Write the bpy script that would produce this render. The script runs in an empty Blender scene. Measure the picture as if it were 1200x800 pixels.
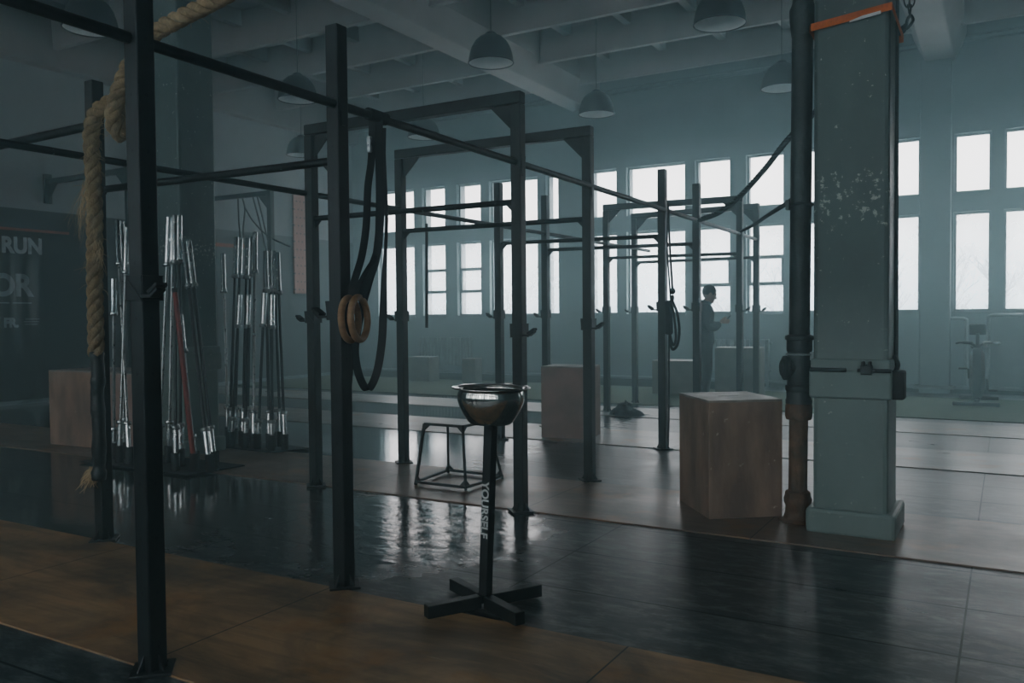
import bpy, bmesh, math, random
from mathutils import Vector, Matrix, Quaternion, noise
random.seed(7)
PI = math.pi
scn = bpy.context.scene
COL = scn.collection
V = Vector

# ------------------------------------------------------------------ materials
MATS = {}
def nt(name):
    m = bpy.data.materials.new(name); m.use_nodes = True
    t = m.node_tree; t.nodes.clear()
    o = t.nodes.new('ShaderNodeOutputMaterial')
    return m, t, o
def N(t, kind, **kw):
    n = t.nodes.new(kind)
    for k, v in kw.items():
        if k in n.inputs: n.inputs[k].default_value = v
        else: setattr(n, k, v)
    return n
def ramp(t, src, stops):
    r = t.nodes.new('ShaderNodeValToRGB')
    els = r.color_ramp.elements
    while len(els) < len(stops): els.new(0.5)
    for e, (p, c) in zip(els, stops):
        e.position = p
        e.color = (c, c, c, 1) if not hasattr(c, '__len__') else (*c, 1)
    t.links.new(src, r.inputs[0])
    return r
def noise_fac(t, scale, detail=4, rough=.55, coord='Position', stretch=None, dist=0):
    if coord == 'Position':
        src = t.nodes.new('ShaderNodeNewGeometry').outputs['Position']
    else:
        src = t.nodes.new('ShaderNodeTexCoord').outputs[coord]
    if stretch:
        mp = t.nodes.new('ShaderNodeMapping'); mp.inputs['Scale'].default_value = stretch
        t.links.new(src, mp.inputs[0]); src = mp.outputs[0]
    n = N(t, 'ShaderNodeTexNoise', Scale=scale, Detail=detail, Roughness=rough, Distortion=dist)
    t.links.new(src, n.inputs['Vector'])
    return n.outputs['Fac']
def mix(t, fac, a, b):
    m = t.nodes.new('ShaderNodeMix'); m.data_type = 'RGBA'
    for i, x in ((0, fac), (6, a), (7, b)):
        if hasattr(x, 'links') or isinstance(x, bpy.types.NodeSocket): t.links.new(x, m.inputs[i])
        elif i == 0: m.inputs[0].default_value = x
        else: m.inputs[i].default_value = (*x, 1)
    return m.outputs[2]
def math_(t, op, a, b=None):
    m = t.nodes.new('ShaderNodeMath'); m.operation = op
    for i, x in ((0, a), (1, b)):
        if x is None: continue
        if isinstance(x, bpy.types.NodeSocket): t.links.new(x, m.inputs[i])
        else: m.inputs[i].default_value = x
    return m.outputs[0]

def surf(name, c1, c2=None, rough=.5, rough2=None, metal=0, scale=6, detail=5, coord='Position', stretch=None,
         bump=0, bscale=None, chips=None, chip_at=.68, spec=.5, lo=.35, hi=.65):
    """painted / raw surface: two colours mixed by noise, roughness varied by the same noise, optional paint chips"""
    if name in MATS: return MATS[name]
    m, t, o = nt(name)
    b = N(t, 'ShaderNodeBsdfPrincipled', Metallic=metal)
    b.inputs['Specular IOR Level'].default_value = spec
    f = noise_fac(t, scale, detail, coord=coord, stretch=stretch)
    r = ramp(t, f, [(lo, 0), (hi, 1)]).outputs[0]
    col = mix(t, r, c1, c2 or c1)
    if chips:
        cf = noise_fac(t, chips[1], 6, .65, coord=coord)
        cr = ramp(t, cf, [(chip_at, 0), (chip_at+.02, 1)]).outputs[0]
        col = mix(t, cr, col, chips[0])
    t.links.new(col, b.inputs['Base Color'])
    rr = N(t, 'ShaderNodeMapRange'); rr.inputs[3].default_value = rough; rr.inputs[4].default_value = rough2 if rough2 is not None else rough
    t.links.new(r, rr.inputs[0]); t.links.new(rr.outputs[0], b.inputs['Roughness'])
    if bump:
        bf = noise_fac(t, bscale or scale*3, 5, coord=coord, stretch=stretch)
        bp = N(t, 'ShaderNodeBump', Strength=bump, Distance=.02)
        t.links.new(bf, bp.inputs['Height']); t.links.new(bp.outputs[0], b.inputs['Normal'])
    t.links.new(b.outputs[0], o.inputs[0])
    MATS[name] = m
    return m

M_steel  = None
def steel_mat():
    m, t, o = nt('black_painted_steel')
    b = N(t, 'ShaderNodeBsdfPrincipled', Metallic=.25)
    f = noise_fac(t, 9, 6, .6)
    col = mix(t, ramp(t, f, [(.35, 0), (.7, 1)]).outputs[0], (.008, .0105, .0115), (.020, .025, .026))
    wf = noise_fac(t, 38, 6, .7)
    col = mix(t, ramp(t, wf, [(.70, 0), (.74, 1)]).outputs[0], col, (.11, .12, .12))
    # bolt holes down the middle of each face of the tube
    tc = t.nodes.new('ShaderNodeTexCoord'); sp = t.nodes.new('ShaderNodeSeparateXYZ')
    t.links.new(tc.outputs['Object'], sp.inputs[0])
    ax = math_(t, 'ABSOLUTE', sp.outputs[0]); ay = math_(t, 'ABSOLUTE', sp.outputs[1])
    mn = math_(t, 'MINIMUM', ax, ay)
    fr = math_(t, 'SUBTRACT', math_(t, 'FRACT', math_(t, 'MULTIPLY', sp.outputs[2], 5.0)), .5)
    dz = math_(t, 'MULTIPLY', fr, .2)
    d2 = math_(t, 'ADD', math_(t, 'MULTIPLY', mn, mn), math_(t, 'MULTIPLY', dz, dz))
    hole = math_(t, 'LESS_THAN', d2, .000042)
    col = mix(t, hole, col, (.002, .002, .002))
    t.links.new(col, b.inputs['Base Color'])
    rg = ramp(t, f, [(.3, .30), (.7, .5)]); t.links.new(rg.outputs[0], b.inputs['Roughness'])
    t.links.new(b.outputs[0], o.inputs[0]); return m
M_upright = steel_mat()
M_steel = surf('dark_steel', (.009,.011,.012), (.022,.027,.028), .32, .5, .25, 9, 6, chips=((.12,.13,.13), 34), chip_at=.7)
M_bar = surf('pull_up_bar_steel', (.009,.011,.0115), (.02,.024,.025), .28, .5, .35, 11, 5, chips=((.16,.2,.2), 16), chip_at=.66)
M_rust = surf('rusty_black_paint', (.02,.02,.02), (.08,.045,.03), .5, .75, .1, 12, 6)
M_chrome = surf('barbell_chrome', (.42,.46,.47), (.6,.63,.63), .16, .28, 1, 20)
M_bshaft = surf('barbell_black_shaft', (.03,.034,.036), (.05,.055,.056), .3, .4, .8, 20)
M_sshaft = surf('barbell_steel_shaft', (.20,.22,.22), (.32,.34,.34), .25, .4, 1, 25)
M_bowl = surf('polished_steel_bowl', (.50,.49,.47), (.60,.59,.56), .07, .13, 1, 7)
M_redpaint = surf('red_bar_paint', (.28,.045,.03), (.2,.04,.03), .45, .6, 0, 14)
M_ply = surf('birch_plywood_box', (.38,.265,.195), (.19,.135,.105), .45, .65, 0, 5, 6, stretch=(1,1,.35), chips=((.55,.49,.42), 24), chip_at=.665, bump=.25)
M_plyside = surf('plywood_box_dusty', (.36,.25,.215), (.27,.195,.17), .5, .65, 0, 4, 6, bump=.08)
M_plytop = surf('plywood_box_worn_top', (.36,.34,.31), (.22,.205,.19), .32, .5, 0, 7, 6)
M_plyedge = surf('plywood_edge_worn', (.30,.25,.20), (.2,.16,.13), .6, .7, 0, 16, 5)
M_hole = surf('dark_recess', (.004,.004,.004), None, .9)
M_rope = surf('manila_rope', (.33,.25,.145), (.21,.155,.09), .85, .95, 0, 30, 5, bump=.6, bscale=120)
M_fibre = surf('rope_fibre', (.55,.42,.25), None, .9)
M_sleeve = surf('black_rubber_sleeve', (.012,.016,.018), (.02,.026,.028), .3, .45, 0, 14, bump=.3, bscale=30)
M_band = surf('black_latex_band', (.010,.013,.015), (.016,.02,.022), .42, .55, 0, 12)
M_web = surf('nylon_webbing', (.012,.014,.016), (.022,.024,.026), .7, .85, 0, 60, stretch=(1,1,3))
M_webbrown = surf('dusty_webbing', (.028,.024,.022), (.018,.016,.016), .75, .9, 0, 40)
M_ring = surf('birch_ring', (.34,.21,.115), (.25,.15,.08), .4, .55, 0, 14, stretch=(1,1,3))
M_wall = surf('grey_painted_plaster', (.08,.108,.118), (.055,.08,.09), .75, .9, 0, 1.3, 7, bump=.12, bscale=14, chips=((.28,.33,.335), 2.3), chip_at=.69)
def haze_glow_wall(mat):
    # haze glow painted in: plaster colour grows paler towards the floor
    m = mat.copy(); m.name = 'haze_glow_plaster'; t = m.node_tree
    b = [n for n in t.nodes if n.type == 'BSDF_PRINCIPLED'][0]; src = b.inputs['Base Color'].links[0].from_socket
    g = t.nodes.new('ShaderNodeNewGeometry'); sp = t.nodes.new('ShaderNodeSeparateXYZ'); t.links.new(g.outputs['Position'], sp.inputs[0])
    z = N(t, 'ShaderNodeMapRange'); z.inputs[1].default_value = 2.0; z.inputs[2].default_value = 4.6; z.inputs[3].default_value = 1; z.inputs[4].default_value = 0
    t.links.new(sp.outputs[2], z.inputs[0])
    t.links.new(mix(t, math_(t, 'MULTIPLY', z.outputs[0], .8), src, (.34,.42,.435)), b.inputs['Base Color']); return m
M_wall2 = haze_glow_wall(M_wall)
M_ceil = surf('ceiling_whitewash', (.30,.29,.283), (.23,.223,.218), .85, .95, 0, 1.1, 6, bump=.1, bscale=10)
M_beam = surf('beam_whitewash', (.29,.272,.265), (.22,.21,.205), .85, .95, 0, 1.0, 6)
M_frame = surf('window_frame_paint', (.30,.35,.36), (.22,.27,.28), .6, .7, 0, 7)
M_lampout = surf('lamp_enamel', (.014,.017,.018), (.024,.027,.028), .5, .65, .0, 6)
M_lampin = surf('lamp_reflector_aluminium', (.78,.80,.80), (.7,.73,.73), .4, .5, .0, 8)
M_cord = surf('cord_rubber', (.05,.055,.055), None, .7)
M_pipe = surf('cast_iron_pipe_paint', (.052,.066,.068), (.03,.04,.042), .4, .6, .1, 7, 6, chips=((.12,.11,.1), 22), chip_at=.71, bump=.25, bscale=30)
M_piperust = surf('cast_iron_rust', (.20,.115,.065), (.10,.065,.045), .65, .85, 0, 10, 6, bump=.35, bscale=40)
M_orange = surf('orange_ratchet_strap', (.55,.13,.02), (.42,.10,.02), .7, .8, 0, 40)
M_tag = surf('strap_white_print', (.6,.62,.62), None, .8)
M_peg = surf('peg_dummy', (.3,.2,.17))
M_black = surf('matt_black', (.012,.014,.015), (.02,.022,.023), .55, .7, 0, 9)
M_plastic = surf('grey_plastic', (.02,.023,.025), (.032,.036,.037), .7, .8)
M_white = surf('white_paint_marks', (.55,.58,.58), (.4,.43,.43), .7, .8, 0, 22)
M_letter = surf('faded_white_paint', (.52,.56,.57), (.36,.40,.41), .8, .9, 0, 9, 6)
M_redline = surf('faded_red_line', (.5,.13,.06), (.3,.1,.06), .8, .9, 0, 3)
M_cloth = surf('dark_grey_jersey', (.03,.036,.04), (.045,.05,.054), .9, .95, 0, 12)
M_jacket = surf('dark_jacket_cloth', (.03,.036,.042), (.04,.046,.05), .9, .95, 0, 14)
M_trouser = surf('dark_trouser_cloth', (.022,.026,.03), (.03,.034,.038), .9, .95, 0, 14)
M_skin = surf('skin', (.42,.26,.19), (.38,.23,.17), .5, .6, 0, 8)
M_hair = surf('dark_hair', (.02,.016,.013), (.03,.024,.02), .6, .7, 0, 60)
M_turf = surf('worn_green_turf', (.05,.085,.045), (.075,.10,.06), .9, .95, 0, 5, 6, bump=.3, bscale=120)
M_heat = surf('painted_heating_pipe', (.33,.385,.39), (.26,.31,.32), .35, .5, .1, 6)
M_snow = surf('trodden_snow', (.82,.85,.87), (.74,.78,.81), .9, .95, 0, .05)
M_bark = surf('misty_bark', (.33,.39,.43), (.26,.32,.36), .9, .95, 0, .6)  # pale blue grey of the outdoor mist put into the bark colour

def glass_mat(name, frost, clear=.96):
    m, t, o = nt(name)
    tr = N(t, 'ShaderNodeBsdfTransparent', Color=(clear, clear*1.015, clear*1.02, 1))
    df = N(t, 'ShaderNodeBsdfTranslucent', Color=(.8, .86, .88, 1))
    gl = N(t, 'ShaderNodeBsdfGlossy', Roughness=.05)
    f = noise_fac(t, 3, 5)
    r = ramp(t, f, [(.35, frost*.4), (.75, frost)])
    a = t.nodes.new('ShaderNodeMixShader'); t.links.new(r.outputs[0], a.inputs[0])
    t.links.new(tr.outputs[0], a.inputs[1]); t.links.new(df.outputs[0], a.inputs[2])
    b = t.nodes.new('ShaderNodeMixShader'); b.inputs[0].default_value = .04
    t.links.new(a.outputs[0], b.inputs[1]); t.links.new(gl.outputs[0], b.inputs[2])
    t.links.new(b.outputs[0], o.inputs[0]); return m
M_glass = glass_mat('window_glass', .12)
M_frost = glass_mat('misted_window_glass', .4)
M_frontglass = glass_mat('front_window_glass', .1, .98)  # front wall panes, clearness tuned for how much light they let in

def sheet_mat():
    m, t, o = nt('clear_plastic_sheet')
    tr = N(t, 'ShaderNodeBsdfTransparent', Color=(.86, .9, .9, 1))
    gl = N(t, 'ShaderNodeBsdfGlossy', Roughness=.12, Color=(.8, .86, .86, 1))
    df = N(t, 'ShaderNodeBsdfDiffuse', Color=(.3, .33, .33, 1))
    a = t.nodes.new('ShaderNodeMixShader'); a.inputs[0].default_value = .25
    t.links.new(gl.outputs[0], a.inputs[1]); t.links.new(df.outputs[0], a.inputs[2])
    b = t.nodes.new('ShaderNodeMixShader'); b.inputs[0].default_value = .05
    t.links.new(tr.outputs[0], b.inputs[1]); t.links.new(a.outputs[0], b.inputs[2])
    t.links.new(b.outputs[0], o.inputs[0]); return m
M_sheet = sheet_mat()

def rubber_floor():
    """black rubber tiles, dusty, with a wet varnished shine in places; joints every 0.85 m"""
    m, t, o = nt('rubber_floor')
    b = N(t, 'ShaderNodeBsdfPrincipled')
    g = t.nodes.new('ShaderNodeNewGeometry'); sp = t.nodes.new('ShaderNodeSeparateXYZ'); t.links.new(g.outputs['Position'], sp.inputs[0])
    f = noise_fac(t, 1.3, 7, .62, stretch=(.55, 1.6, 1))
    f2 = noise_fac(t, 11, 9, .74, stretch=(.5, 1.2, 1), dist=.3)
    col = mix(t, ramp(t, f, [(.3, 0), (.75, 1)]).outputs[0], (.010, .013, .014), (.040, .050, .052))
    col = mix(t, ramp(t, f2, [(.48, 0), (.66, .95)]).outputs[0], col, (.13,.152,.155))
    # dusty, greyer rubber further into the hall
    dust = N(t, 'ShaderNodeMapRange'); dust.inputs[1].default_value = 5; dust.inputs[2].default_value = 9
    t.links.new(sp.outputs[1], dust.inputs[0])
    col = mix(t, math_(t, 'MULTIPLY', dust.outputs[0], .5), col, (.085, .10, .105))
    # joints
    def joint(axis, period, off, w):
        fr = math_(t, 'FRACT', math_(t, 'MULTIPLY', math_(t, 'ADD', sp.outputs[axis], off), 1/period))
        return math_(t, 'LESS_THAN', fr, w/period)
    jy = joint(1, .6, .03, .012); jx = joint(0, 1.9, .15, .008)
    j = math_(t, 'MAXIMUM', jy, jx)
    col = mix(t, j, col, (.004, .005, .005))
    t.links.new(col, b.inputs['Base Color'])
    # wet patch in the lane near the bowl: distance to its middle
    dx = math_(t, 'MULTIPLY', math_(t, 'ADD', sp.outputs[0], 3.3), 1/1.0)
    dy = math_(t, 'MULTIPLY', math_(t, 'ADD', sp.outputs[1], -4.1), 1/.95)
    d = math_(t, 'SQRT', math_(t, 'ADD', math_(t, 'MULTIPLY', dx, dx), math_(t, 'MULTIPLY', dy, dy)))
    wf = noise_fac(t, 3.2, 5, .6)
    wet = math_(t, 'SUBTRACT', math_(t, 'ADD', wf, .62), d)
    wet = ramp(t, wet, [(.05, 0), (.3, 1)]).outputs[0]
    # polished rubber towards the barbell racks
    lf = N(t, 'ShaderNodeMapRange'); lf.inputs[1].default_value = -3.6; lf.inputs[2].default_value = -5.0
    t.links.new(sp.outputs[0], lf.inputs[0])
    puddle = wet
    wet = math_(t, 'MAXIMUM', wet, math_(t, 'MULTIPLY', lf.outputs[0], .93))
    rd = math_(t, 'ADD', ramp(t, f, [(.25, .24), (.75, .36)]).outputs[0], ramp(t, f2, [(.35, 0), (.7, .14)]).outputs[0])
    rr = mix(t, wet, rd, (.055, .055, .055))
    t.links.new(rr, b.inputs['Roughness'])
    bf = noise_fac(t, 5, 6, .6, stretch=(1, 1.6, 1), dist=.6)
    bp = N(t, 'ShaderNodeBump', Distance=.012)
    t.links.new(math_(t, 'ADD', .07, math_(t, 'MULTIPLY', puddle, .25)), bp.inputs['Strength'])
    t.links.new(bf, bp.inputs['Height']); t.links.new(bp.outputs[0], b.inputs['Normal'])
    sp_ = math_(t, 'ADD', math_(t, 'MULTIPLY', ramp(t, f2, [(.36, 0), (.62, 1)]).outputs[0], .55), .22)
    t.links.new(mix(t, j, mix(t, wet, sp_, (.65, .65, .65)), (.12, .12, .12)), b.inputs['Specular IOR Level'])
    t.links.new(b.outputs[0], o.inputs[0]); return m
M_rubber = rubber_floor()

def ply_floor(name, a, bcol, stain, rough):
    m, t, o = nt(name)
    b = N(t, 'ShaderNodeBsdfPrincipled')
    g = t.nodes.new('ShaderNodeNewGeometry'); sp = t.nodes.new('ShaderNodeSeparateXYZ'); t.links.new(g.outputs['Position'], sp.inputs[0])
    f = noise_fac(t, 1.9, 8, .66, stretch=(.75, 1.2, 1), dist=.5)
    gr = noise_fac(t, 8, 6, .65, stretch=(.14, 2.2, 1))
    col = mix(t, ramp(t, f, [(.38, 0), (.62, 1)]).outputs[0], a, bcol)
    col = mix(t, ramp(t, gr, [(.46, 0), (.7, .55)]).outputs[0], col, stain)
    sc2 = noise_fac(t, 30, 4, .7, stretch=(.1, 3, 1))
    col = mix(t, ramp(t, sc2, [(.66, 0), (.72, .5)]).outputs[0], col, (.42,.36,.28))
    sf = noise_fac(t, 2.6, 5, .6)
    col = mix(t, ramp(t, sf, [(.56, 0), (.68, .7)]).outputs[0], col, (.30, .15, .045))
    fr = math_(t, 'FRACT', math_(t, 'MULTIPLY', math_(t, 'ADD', sp.outputs[0], 1.27), 1/1.52))
    j = math_(t, 'LESS_THAN', fr, .005)
    col = mix(t, j, col, (.012, .010, .009))
    t.links.new(col, b.inputs['Base Color'])
    rg = ramp(t, f, [(.25, rough), (.75, rough+.16)]); t.links.new(rg.outputs[0], b.inputs['Roughness'])
    bf = noise_fac(t, 10, 5, .6, stretch=(.3, 2, 1))
    bp = N(t, 'ShaderNodeBump', Strength=.12, Distance=.01)
    t.links.new(bf, bp.inputs['Height']); t.links.new(bp.outputs[0], b.inputs['Normal'])
    t.links.new(b.outputs[0], o.inputs[0]); return m
M_plyA = ply_floor('stained_plywood_lane', (.37,.23,.115), (.125,.088,.056), (.085,.06,.038), .38)
M_plyB = ply_floor('reddish_plywood_lane', (.24,.165,.12), (.15,.11,.085), (.11,.085,.068), .27)
M_plyC = ply_floor('pale_plywood_lane', (.30,.29,.265), (.22,.215,.20), (.16,.16,.15), .25)

def column_mat():
    m, t, o = nt('column_oil_paint')
    b = N(t, 'ShaderNodeBsdfPrincipled')
    g = t.nodes.new('ShaderNodeNewGeometry'); sp = t.nodes.new('ShaderNodeSeparateXYZ'); t.links.new(g.outputs['Position'], sp.inputs[0])
    f = noise_fac(t, 3, 6, .6, stretch=(1, 1, .5))
    lowc = mix(t, ramp(t, f, [(.3, 0), (.7, 1)]).outputs[0], (.16,.215,.205), (.22,.28,.265))
    upc = mix(t, ramp(t, f, [(.3, 0), (.7, 1)]).outputs[0], (.058,.084,.083), (.10,.138,.132))
    z = N(t, 'ShaderNodeMapRange'); z.inputs[1].default_value = .9; z.inputs[2].default_value = 1.5; t.links.new(sp.outputs[2], z.inputs[0])
    col = mix(t, z.outputs[0], lowc, upc)
    # chipped paint at shoulder height and along the edges
    cf = noise_fac(t, 26, 6, .7)
    band = math_(t, 'SUBTRACT', 1.0, math_(t, 'MULTIPLY', math_(t, 'ABSOLUTE', math_(t, 'SUBTRACT', sp.outputs[2], 1.95)), 4.0))
    cr = math_(t, 'ADD', cf, math_(t, 'MULTIPLY', math_(t, 'MAXIMUM', band, 0.0), .10))
    chip = ramp(t, cr, [(.65, 0), (.67, 1)]).outputs[0]
    col = mix(t, chip, col, (.42,.46,.42))
    t.links.new(col, b.inputs['Base Color'])
    rg = ramp(t, f, [(.3, .36), (.7, .55)]); t.links.new(rg.outputs[0], b.inputs['Roughness'])
    bp = N(t, 'ShaderNodeBump', Strength=.2, Distance=.01)
    t.links.new(cf, bp.inputs['Height']); t.links.new(bp.outputs[0], b.inputs['Normal'])
    t.links.new(b.outputs[0], o.inputs[0]); return m
M_column = column_mat()

def left_wall_mat():
    m, t, o = nt('left_wall_two_tone')
    b = N(t, 'ShaderNodeBsdfPrincipled')
    g = t.nodes.new('ShaderNodeNewGeometry'); sp = t.nodes.new('ShaderNodeSeparateXYZ'); t.links.new(g.outputs['Position'], sp.inputs[0])
    f = noise_fac(t, 1.2, 7, .6)
    up = mix(t, ramp(t, f, [(.3, 0), (.7, 1)]).outputs[0], (.33,.35,.355), (.25,.275,.28))
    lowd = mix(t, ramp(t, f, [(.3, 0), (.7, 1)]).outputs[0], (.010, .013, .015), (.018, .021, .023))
    lowhaze = (.10, .125, .13)  # haze lift painted into the far end of the black lower wall
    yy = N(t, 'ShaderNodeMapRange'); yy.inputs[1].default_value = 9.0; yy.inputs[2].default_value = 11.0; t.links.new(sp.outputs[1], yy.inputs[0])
    low = mix(t, yy.outputs[0], lowd, lowhaze)
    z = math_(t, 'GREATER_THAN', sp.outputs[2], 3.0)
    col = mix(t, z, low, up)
    t.links.new(col, b.inputs['Base Color']); b.inputs['Roughness'].default_value = .7
    t.links.new(b.outputs[0], o.inputs[0]); return m
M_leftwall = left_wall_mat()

def peg_mat():
    m, t, o = nt('pegboard_wood')
    b = N(t, 'ShaderNodeBsdfPrincipled', Roughness=.6)
    tc = t.nodes.new('ShaderNodeTexCoord'); sp = t.nodes.new('ShaderNodeSeparateXYZ'); t.links.new(tc.outputs['Object'], sp.inputs[0])
    row = math_(t, 'MULTIPLY', sp.outputs[2], 1/.17)
    fz = math_(t, 'SUBTRACT', math_(t, 'FRACT', row), .5)
    odd = math_(t, 'MULTIPLY', math_(t, 'MODULO', math_(t, 'FLOOR', row), 2.0), .045)
    fy = math_(t, 'SUBTRACT', math_(t, 'FRACT', math_(t, 'MULTIPLY', math_(t, 'ADD', math_(t, 'ADD', sp.outputs[1], odd), 10.0), 1/.11)), .5)
    a = math_(t, 'MULTIPLY', fz, .17); c = math_(t, 'MULTIPLY', fy, .11)
    d = math_(t, 'ADD', math_(t, 'MULTIPLY', a, a), math_(t, 'MULTIPLY', c, c))
    hole = math_(t, 'LESS_THAN', d, .00034)
    col = mix(t, hole, (.40, .19, .14), (.03, .02, .018))
    t.links.new(col, b.inputs['Base Color']); t.links.new(b.outputs[0], o.inputs[0]); return m
M_peg = peg_mat()

# ------------------------------------------------------------------ mesh building
def frames(pts):
    """tangent / normal / binormal along a polyline by parallel transport"""
    n = len(pts); T = []
    for i in range(n):
        a = pts[max(i-1, 0)]; b = pts[min(i+1, n-1)]
        d = b-a
        T.append(d.normalized() if d.length > 1e-9 else V((0, 0, 1)))
    ref = V((0, 0, 1)) if abs(T[0].z) < .9 else V((1, 0, 0))
    nrm = (ref - T[0]*ref.dot(T[0])).normalized(); out = []
    for i in range(n):
        if i:
            q = T[i-1].rotation_difference(T[i]); nrm = q @ nrm
            nrm = (nrm - T[i]*nrm.dot(T[i])).normalized()
        out.append((T[i], nrm.copy(), T[i].cross(nrm)))
    return out
def smooth_path(pts, k=8):
    """Catmull-Rom through the points"""
    P = [V(p) for p in pts]; out = []
    for i in range(len(P)-1):
        p0 = P[i-1] if i else P[0]*2-P[1]
        p1, p2 = P[i], P[i+1]
        p3 = P[i+2] if i+2 < len(P) else P[-1]*2-P[-2]
        for j in range(k):
            s = j/k
            out.append(.5*((2*p1)+(p2-p0)*s+(2*p0-5*p1+4*p2-p3)*s*s+(3*p1-p0-3*p2+p3)*s*s*s))
    out.append(P[-1]); return out

class MB:
    def __init__(s): s.v = []; s.f = []
    def add(s, vs, fs):
        o = len(s.v); s.v += [V(v) for v in vs]; s.f += [[i+o for i in f] for f in fs]; return s
    def obox(s, c, ax, h):
        c = V(c); ax = [V(a).normalized() for a in ax]
        vs = [c+ax[0]*h[0]*x+ax[1]*h[1]*y+ax[2]*h[2]*z for x in (-1, 1) for y in (-1, 1) for z in (-1, 1)]
        return s.add(vs, [(0,1,3,2),(4,6,7,5),(0,4,5,1),(2,3,7,6),(0,2,6,4),(1,5,7,3)])
    def box(s, x0, x1, y0, y1, z0, z1):
        return s.obox(((x0+x1)/2, (y0+y1)/2, (z0+z1)/2), ((1,0,0),(0,1,0),(0,0,1)), (abs(x1-x0)/2, abs(y1-y0)/2, abs(z1-z0)/2))
    def bar(s, p, q, w, h, up=(0,0,1)):
        p, q = V(p), V(q); d = (q-p); L = d.length; d.normalize(); up = V(up)
        sd = d.cross(up)
        if sd.length < 1e-6: sd = d.cross(V((1,0,0)))
        sd.normalize(); u = sd.cross(d)
        return s.obox((p+q)/2, (d, sd, u), (L/2, w/2, h/2))
    def tube(s, pts, r, n=12, cap=True):
        pts = [V(p) for p in pts]; fr = frames(pts); o = len(s.v)
        for i, (p, (t, a, b)) in enumerate(zip(pts, fr)):
            rr = r[i] if hasattr(r, '__len__') else r
            for k in range(n):
                an = 2*PI*k/n; s.v.append(p+(a*math.cos(an)+b*math.sin(an))*rr)
        for i in range(len(pts)-1):
            for k in range(n):
                s.f.append([o+i*n+k, o+i*n+(k+1) % n, o+(i+1)*n+(k+1) % n, o+(i+1)*n+k])
        if cap:
            s.f.append([o+k for k in range(n)][::-1]); s.f.append([o+(len(pts)-1)*n+k for k in range(n)])
        return s
    def lathe(s, prof, c=(0,0,0), n=32, axis=(0,0,1), close=False):
        c = V(c); ax = V(axis).normalized(); q = V((0,0,1)).rotation_difference(ax); o = len(s.v); m = len(prof)
        for r, z in prof:
            for k in range(n):
                an = 2*PI*k/n; s.v.append(c+q @ V((r*math.cos(an), r*math.sin(an), z)))
        for i in range(m-1 if not close else m):
            j = (i+1) % m
            for k in range(n):
                s.f.append([o+i*n+k, o+i*n+(k+1) % n, o+j*n+(k+1) % n, o+j*n+k])
        return s
    def torus(s, c, axis, R, r, n=32, m=12, sx=1.0):
        return s.lathe([(R+r*math.cos(2*PI*i/m), r*sx*math.sin(2*PI*i/m)) for i in range(m)], c, n, axis, close=True)
    def prism(s, poly, vec):
        n = len(poly); a = [V(p) for p in poly]; v = V(vec)
        return s.add(a+[p+v for p in a], [list(range(n))[::-1], list(range(n, 2*n))]+[[i, (i+1) % n, n+(i+1) % n, n+i] for i in range(n)])
    def ribbon(s, pts, wdir, w, th=.003):
        """flat strap along pts, wide along wdir(s)"""
        pts = [V(p) for p in pts]; fr = frames(pts); o = len(s.v); n = len(pts)
        for i, p in enumerate(pts):
            wd = V(wdir[i]) if not isinstance(wdir, (tuple, Vector)) else V(wdir)
            t = fr[i][0]; wd = (wd-t*wd.dot(t)).normalized(); nn = t.cross(wd)
            ww = w[i] if hasattr(w, '__len__') else w
            for a, b in ((-1,-1),(1,-1),(1,1),(-1,1)): s.v.append(p+wd*a*ww/2+nn*b*th/2)
        for i in range(n-1):
            for k in range(4): s.f.append([o+i*4+k, o+i*4+(k+1) % 4, o+(i+1)*4+(k+1) % 4, o+(i+1)*4+k])
        s.f.append([o+3, o+2, o+1, o]); s.f.append([o+(n-1)*4+k for k in range(4)])
        return s
    def twist_rope(s, pts, r, pitch, strands=3, n=8, per=7):
        """three-strand laid rope along a dense polyline"""
        P = [V(p) for p in pts]
        Ls = [0]
        for a, b in zip(P, P[1:]): Ls.append(Ls[-1]+(b-a).length)
        step = pitch/per/2; m = max(8, int(Ls[-1]/step)); R = []; j = 0
        for i in range(m+1):
            d = Ls[-1]*i/m
            while j < len(P)-2 and Ls[j+1] < d: j += 1
            q = (d-Ls[j])/max(Ls[j+1]-Ls[j], 1e-9); R.append(P[j].lerp(P[j+1], min(max(q, 0), 1)))
        fr = frames(R)
        for k in range(strands):
            c = []
            for i, (p, (t, a, b)) in enumerate(zip(R, fr)):
                an = 2*PI*(k/strands+(Ls[-1]*i/m)/pitch); c.append(p+(a*math.cos(an)+b*math.sin(an))*r*.5)
            s.tube(c, r*.58, n)
        return s
    def ellipsoid(s, c, rx, ry, rz, n=16, m=10, M=None):
        c = V(c); o = len(s.v)
        for i in range(m+1):
            th = PI*i/m
            for k in range(n):
                an = 2*PI*k/n; p = V((rx*math.sin(th)*math.cos(an), ry*math.sin(th)*math.sin(an), rz*math.cos(th)))
                s.v.append(c+(M @ p if M else p))
        for i in range(m):
            for k in range(n): s.f.append([o+i*n+k, o+(i+1)*n+k, o+(i+1)*n+(k+1) % n, o+i*n+(k+1) % n])
        return s
    def build(s, name, mat, parent=None, smooth=False, bevel=0):
        loc = V(parent['_loc']) if parent is not None and '_loc' in parent else V((0,0,0))
        me = bpy.data.meshes.new(name); me.from_pydata([v-loc for v in s.v], [], s.f); me.update()
        bm = bmesh.new(); bm.from_mesh(me); bmesh.ops.remove_doubles(bm, verts=bm.verts, dist=1e-6)
        bmesh.ops.recalc_face_normals(bm, faces=bm.faces); bm.to_mesh(me); bm.free()
        if smooth:
            me.polygons.foreach_set('use_smooth', [True]*len(me.polygons))
            if smooth != 'all':
                me.set_sharp_from_angle(angle=math.radians(38))
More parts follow.
